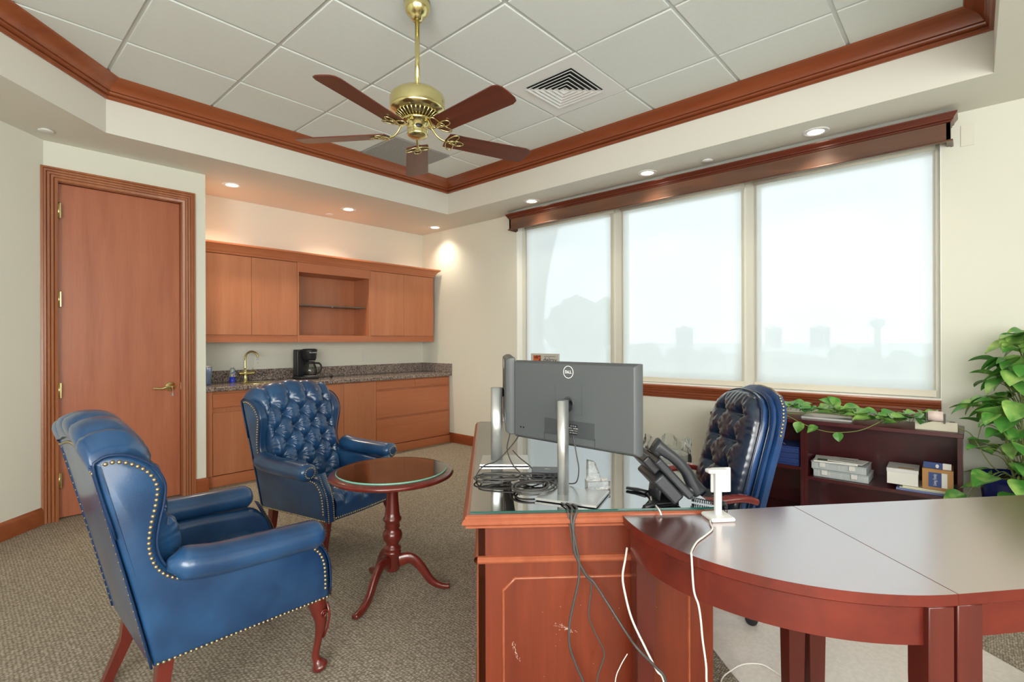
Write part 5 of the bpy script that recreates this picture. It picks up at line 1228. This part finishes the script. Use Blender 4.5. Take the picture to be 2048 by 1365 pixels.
MB().lathe([(.0, .0006), (.010, .0006)], M=Matrix.Translation((0, .065, .016)) @ Matrix.Rotation(-PI/2, 4, 'Y') @ Matrix.Diagonal((1.2, .8, 1, 1)), n=20, cap=False).build('emblem', M['logo'], t)
for k, (lb, m, th) in enumerate((('lavender blue binder at the bottom of the paper stack in the credenza', pmat('lavender_cover', rgb(120, 130, 180), .5), .012), ('pale green brochure in the stack under the cardboard box', pmat('pale_green_cover', rgb(206, 212, 186), .5), .005), ('cream magazine directly under the cardboard box', pmat('cream_cover', rgb(226, 222, 200), .5), .008))):
    tag(MB().box((0, 0, 0), (.22, .285-.02*k, th)).build('brochure', m, loc=(3.972+.006*k, .072+.004*k, .3673+(0, .0123, .0176)[k])), lb, 'brochure', 'papers under the boxes in the credenza')
# things on top of the credenza
t = thing('calculator', 'cream printing calculator with paper roll on the right end of the credenza', 'calculator', (4.09, .165, .7525), math.radians(90))
cbm = MB(); cbm.add([(-.10, -.13, 0), (.10, -.13, 0), (.10, .11, 0), (-.10, .11, 0), (-.10, -.13, .018), (.10, -.13, .018), (.10, .11, .058), (-.10, .11, .058)], [(0,3,2,1),(4,5,6,7),(0,1,5,4),(1,2,6,5),(2,3,7,6),(3,0,4,7)])
cbm.build('body', pmat('cream_plastic', rgb(206, 200, 180), .5), t, bevel=.004)
for i in range(5):
    for j in range(4): MB().box((-.085+.034*i, -.112+.034*j, .018+.0055*j), (-.060+.034*i, -.090+.034*j, .032+.0055*j)).build('key', M['whiteplastic'] if (i+j) % 3 else M['greyd'], t)
MB().lathe([(.030, -.035), (.030, .035)], M=Matrix.Translation((0, .118, .090)) @ Matrix.Rotation(PI/2, 4, 'Y'), n=24).build('paper_roll', pmat('roll_paper', rgb(226, 206, 200), .7), t)
MB().box((-.045, .095, .05), (-.037, .135, .105)).build('roll_bracket', M['cable'], t); MB().box((.037, .095, .05), (.045, .135, .105)).build('roll_bracket', M['cable'], t)
tag(MB().box((0, 0, 0), (.22, .30, .012)).build('paper_stack', pmat('grey_paper', rgb(196, 196, 192), .8), loc=(4.04, .60, .7525)), 'flat grey paper stack lying under the trailing vine on the credenza', 'paper')
tag(MB().box((0, 0, 0), (.10, .12, .006)).build('envelope', M['paper'], loc=(4.02, 1.02, .7525), rot=(0, 0, .2)), 'small white envelope under the first vine leaves on the credenza', 'envelope')

# ================================================================== PLANT
pl_ = thing('pothos_plant', 'large green pothos in a cobalt blue pot with a vine trailing over the credenza', 'plant', (3.93, -.20, 0))
PX, PY = 3.93, -.20
MB().lathe([(.10, .0), (.115, .01), (.150, .30), (.175, .52), (.180, .55), (.172, .552), (.160, .53), (.02, .52)], n=40).build('pot', M['pot'], pl_)
MB().lathe([(.0, .525), (.163, .528)], n=30, cap=False).build('soil', M['soil'], pl_)
lf = MB(); stm = MB(); rl_ = random.Random(21)
def leaf(p, d, up, L, droop=.5):
    p = Vector(p); d = Vector(d).normalized(); up = Vector(up); up = (up-d*up.dot(d)).normalized(); w = d.cross(up)
    def fn(u, v):
        t = v; ww = .50*L*(math.sin(PI*min(1, t**.62))**.85 if t < 1 else 0)*(1 if t > .02 else .3); x = (2*u-1)*ww
        back = -.10*L*math.exp(-(t/.10)**2)*abs(2*u-1)**.8
        return p+d*(L*t+back)+w*x+up*(abs(x)*.35-droop*L*t*t*.45+.012*L*math.sin(9*t+4*u))
    lf.grid(fn, 6, 9)
def petiole(a, b, r=.0022):
    a, b = Vector(a), Vector(b); m = (a+b)/2+Vector((0, 0, .25*(b-a).length)); stm.tube(cr_spline([a, m, b], 4), r, 5)
for k in range(240):     # the bush
    hgt = rl_.random()**.8; z = .40+.95*hgt
    a = rl_.uniform(0, 2*PI); R_ = (.30-.17*max(0, hgt-.35)/.65)*rl_.uniform(.45, 1.0)
    if z < .56: R_ = .20+.09*rl_.random()
    p = Vector((R_*math.cos(a)-.0, R_*math.sin(a)-.03-.05*hgt, z))
    if PX+p.x > 4.20: p.x = 4.20-PX
    if PY+p.y > -.05 and PX+p.x > 3.86 and z < .80: p.y = -.06-PY-.04*rl_.random()
    dirv = Vector((math.cos(a), math.sin(a)*.8, rl_.uniform(-.7, .35)))
    if PX+p.x+dirv.x*.12 > 4.32: dirv.x = -abs(dirv.x)*.4
    L = rl_.uniform(.085, .135)
    leaf(p, dirv, (rl_.uniform(-.3, .3), rl_.uniform(-.3, .3), 1), L, rl_.uniform(.2, .9)); petiole((p.x*.35, p.y*.35-.02, max(.53, z-.13)), p)
# pole of stems up the middle
for k in range(6): stm.tube(cr_spline([(rl_.uniform(-.08, .08), rl_.uniform(-.08, .08), .52), (rl_.uniform(-.08, .08), rl_.uniform(-.1, .06), .75), (rl_.uniform(-.06, .06), rl_.uniform(-.12, .02), 1.0), (rl_.uniform(-.05, .05), -.08, 1.2)], 6), .0045, 6)
# vines falling in front of the pot
for k in range(7):
    a = math.radians(170+k*17+rl_.uniform(-5, 5)); c3, s3 = math.cos(a), math.sin(a)
    stm.tube(cr_spline([(.10*c3, .10*s3, .54), (.20*c3, .20*s3, .585), (.235*c3, .235*s3, .50), (.22*c3, .22*s3, .36)], 5), .0045, 6)
# trailing vine over the credenza (world -> local)
def wl(p): return Vector((p[0]-PX, p[1]-PY, p[2]))
v1 = [wl(p) for p in ((3.93, -.11, .56), (3.95, -.07, .60), (3.955, -.02, .70), (3.96, .02, .765), (4.02, .12, .79), (4.08, .25, .835), (4.06, .42, .80), (4.03, .60, .79), (4.04, .78, .80), (4.0, .90, .785), (3.97, 1.02, .79), (3.96, 1.10, .800), (3.97, 1.20, .795))]
stm.tube(cr_spline(v1, 6), .0030, 6)
v2 = [wl(p) for p in ((3.96, 1.05, .79), (3.935, .97, .775), (3.925, .88, .735), (3.925, .78, .700), (3.925, .68, .690), (3.93, .55, .715), (3.95, .46, .765), (3.97, .42, .80))]
stm.tube(cr_spline(v2, 6), .0026, 6)
stm.tube(cr_spline([wl(p) for p in ((3.955, -.02, .72), (3.965, -.035, .80), (3.97, -.055, .84))], 5), .0022, 6)
leaf(wl((3.97, -.055, .84)), (.1, -.9, .45), (1, 0, .8), .11, .1)
for (p, d, L) in (((3.93, 1.02, .775), (-.2, -.5, -.8), .085), ((3.925, .88, .735), (-.35, .2, -.9), .075), ((3.93, .78, .715), (-.2, .3, -.2), .075), ((3.925, .66, .690), (-.3, -.15, -.8), .060), ((3.97, 1.16, .80), (-.1, .8, -.1), .06), ((3.96, 1.10, .80), (.1, .3, .5), .06),
                  ((4.03, .70, .86), (-.1, .5, .25), .095), ((4.03, .70, .86), (-.2, -.4, .2), .05)):
    leaf(wl(p), d, (-.7, 0, .7) if d[2] < -.3 else (-.4, 0, 1), L, .3)
for (y0, y1, n, z) in ((.80, 1.00, 18, .80), (.56, .80, 20, .80), (.20, .58, 46, .78)):
    for k in range(n):
        y = rl_.uniform(y0, y1); x = rl_.uniform(3.97, 4.12); zz = z+rl_.uniform(0, .045)+(.02 if y < .35 and x > 4.0 else 0)
        a = rl_.uniform(0, 2*PI); leaf(wl((x, y, zz)), (math.cos(a), math.sin(a), rl_.uniform(-.1, .45)), (-.35, 0, 1), rl_.uniform(.060, .105), .4)
        petiole(wl((x, y, zz)), wl((4.04, y+.02, z)), .0016)
leaf(wl((4.06, .68, .84)), (-.1, .2, .3), (-.5, 0, 1), .10, .2); petiole(wl((4.04, .66, .79)), wl((4.06, .68, .84)))
lf.build('foliage', M['leaf'], pl_, recalc=False, kind='stuff'); stm.build('stems', M['vine'], pl_, kind='stuff')
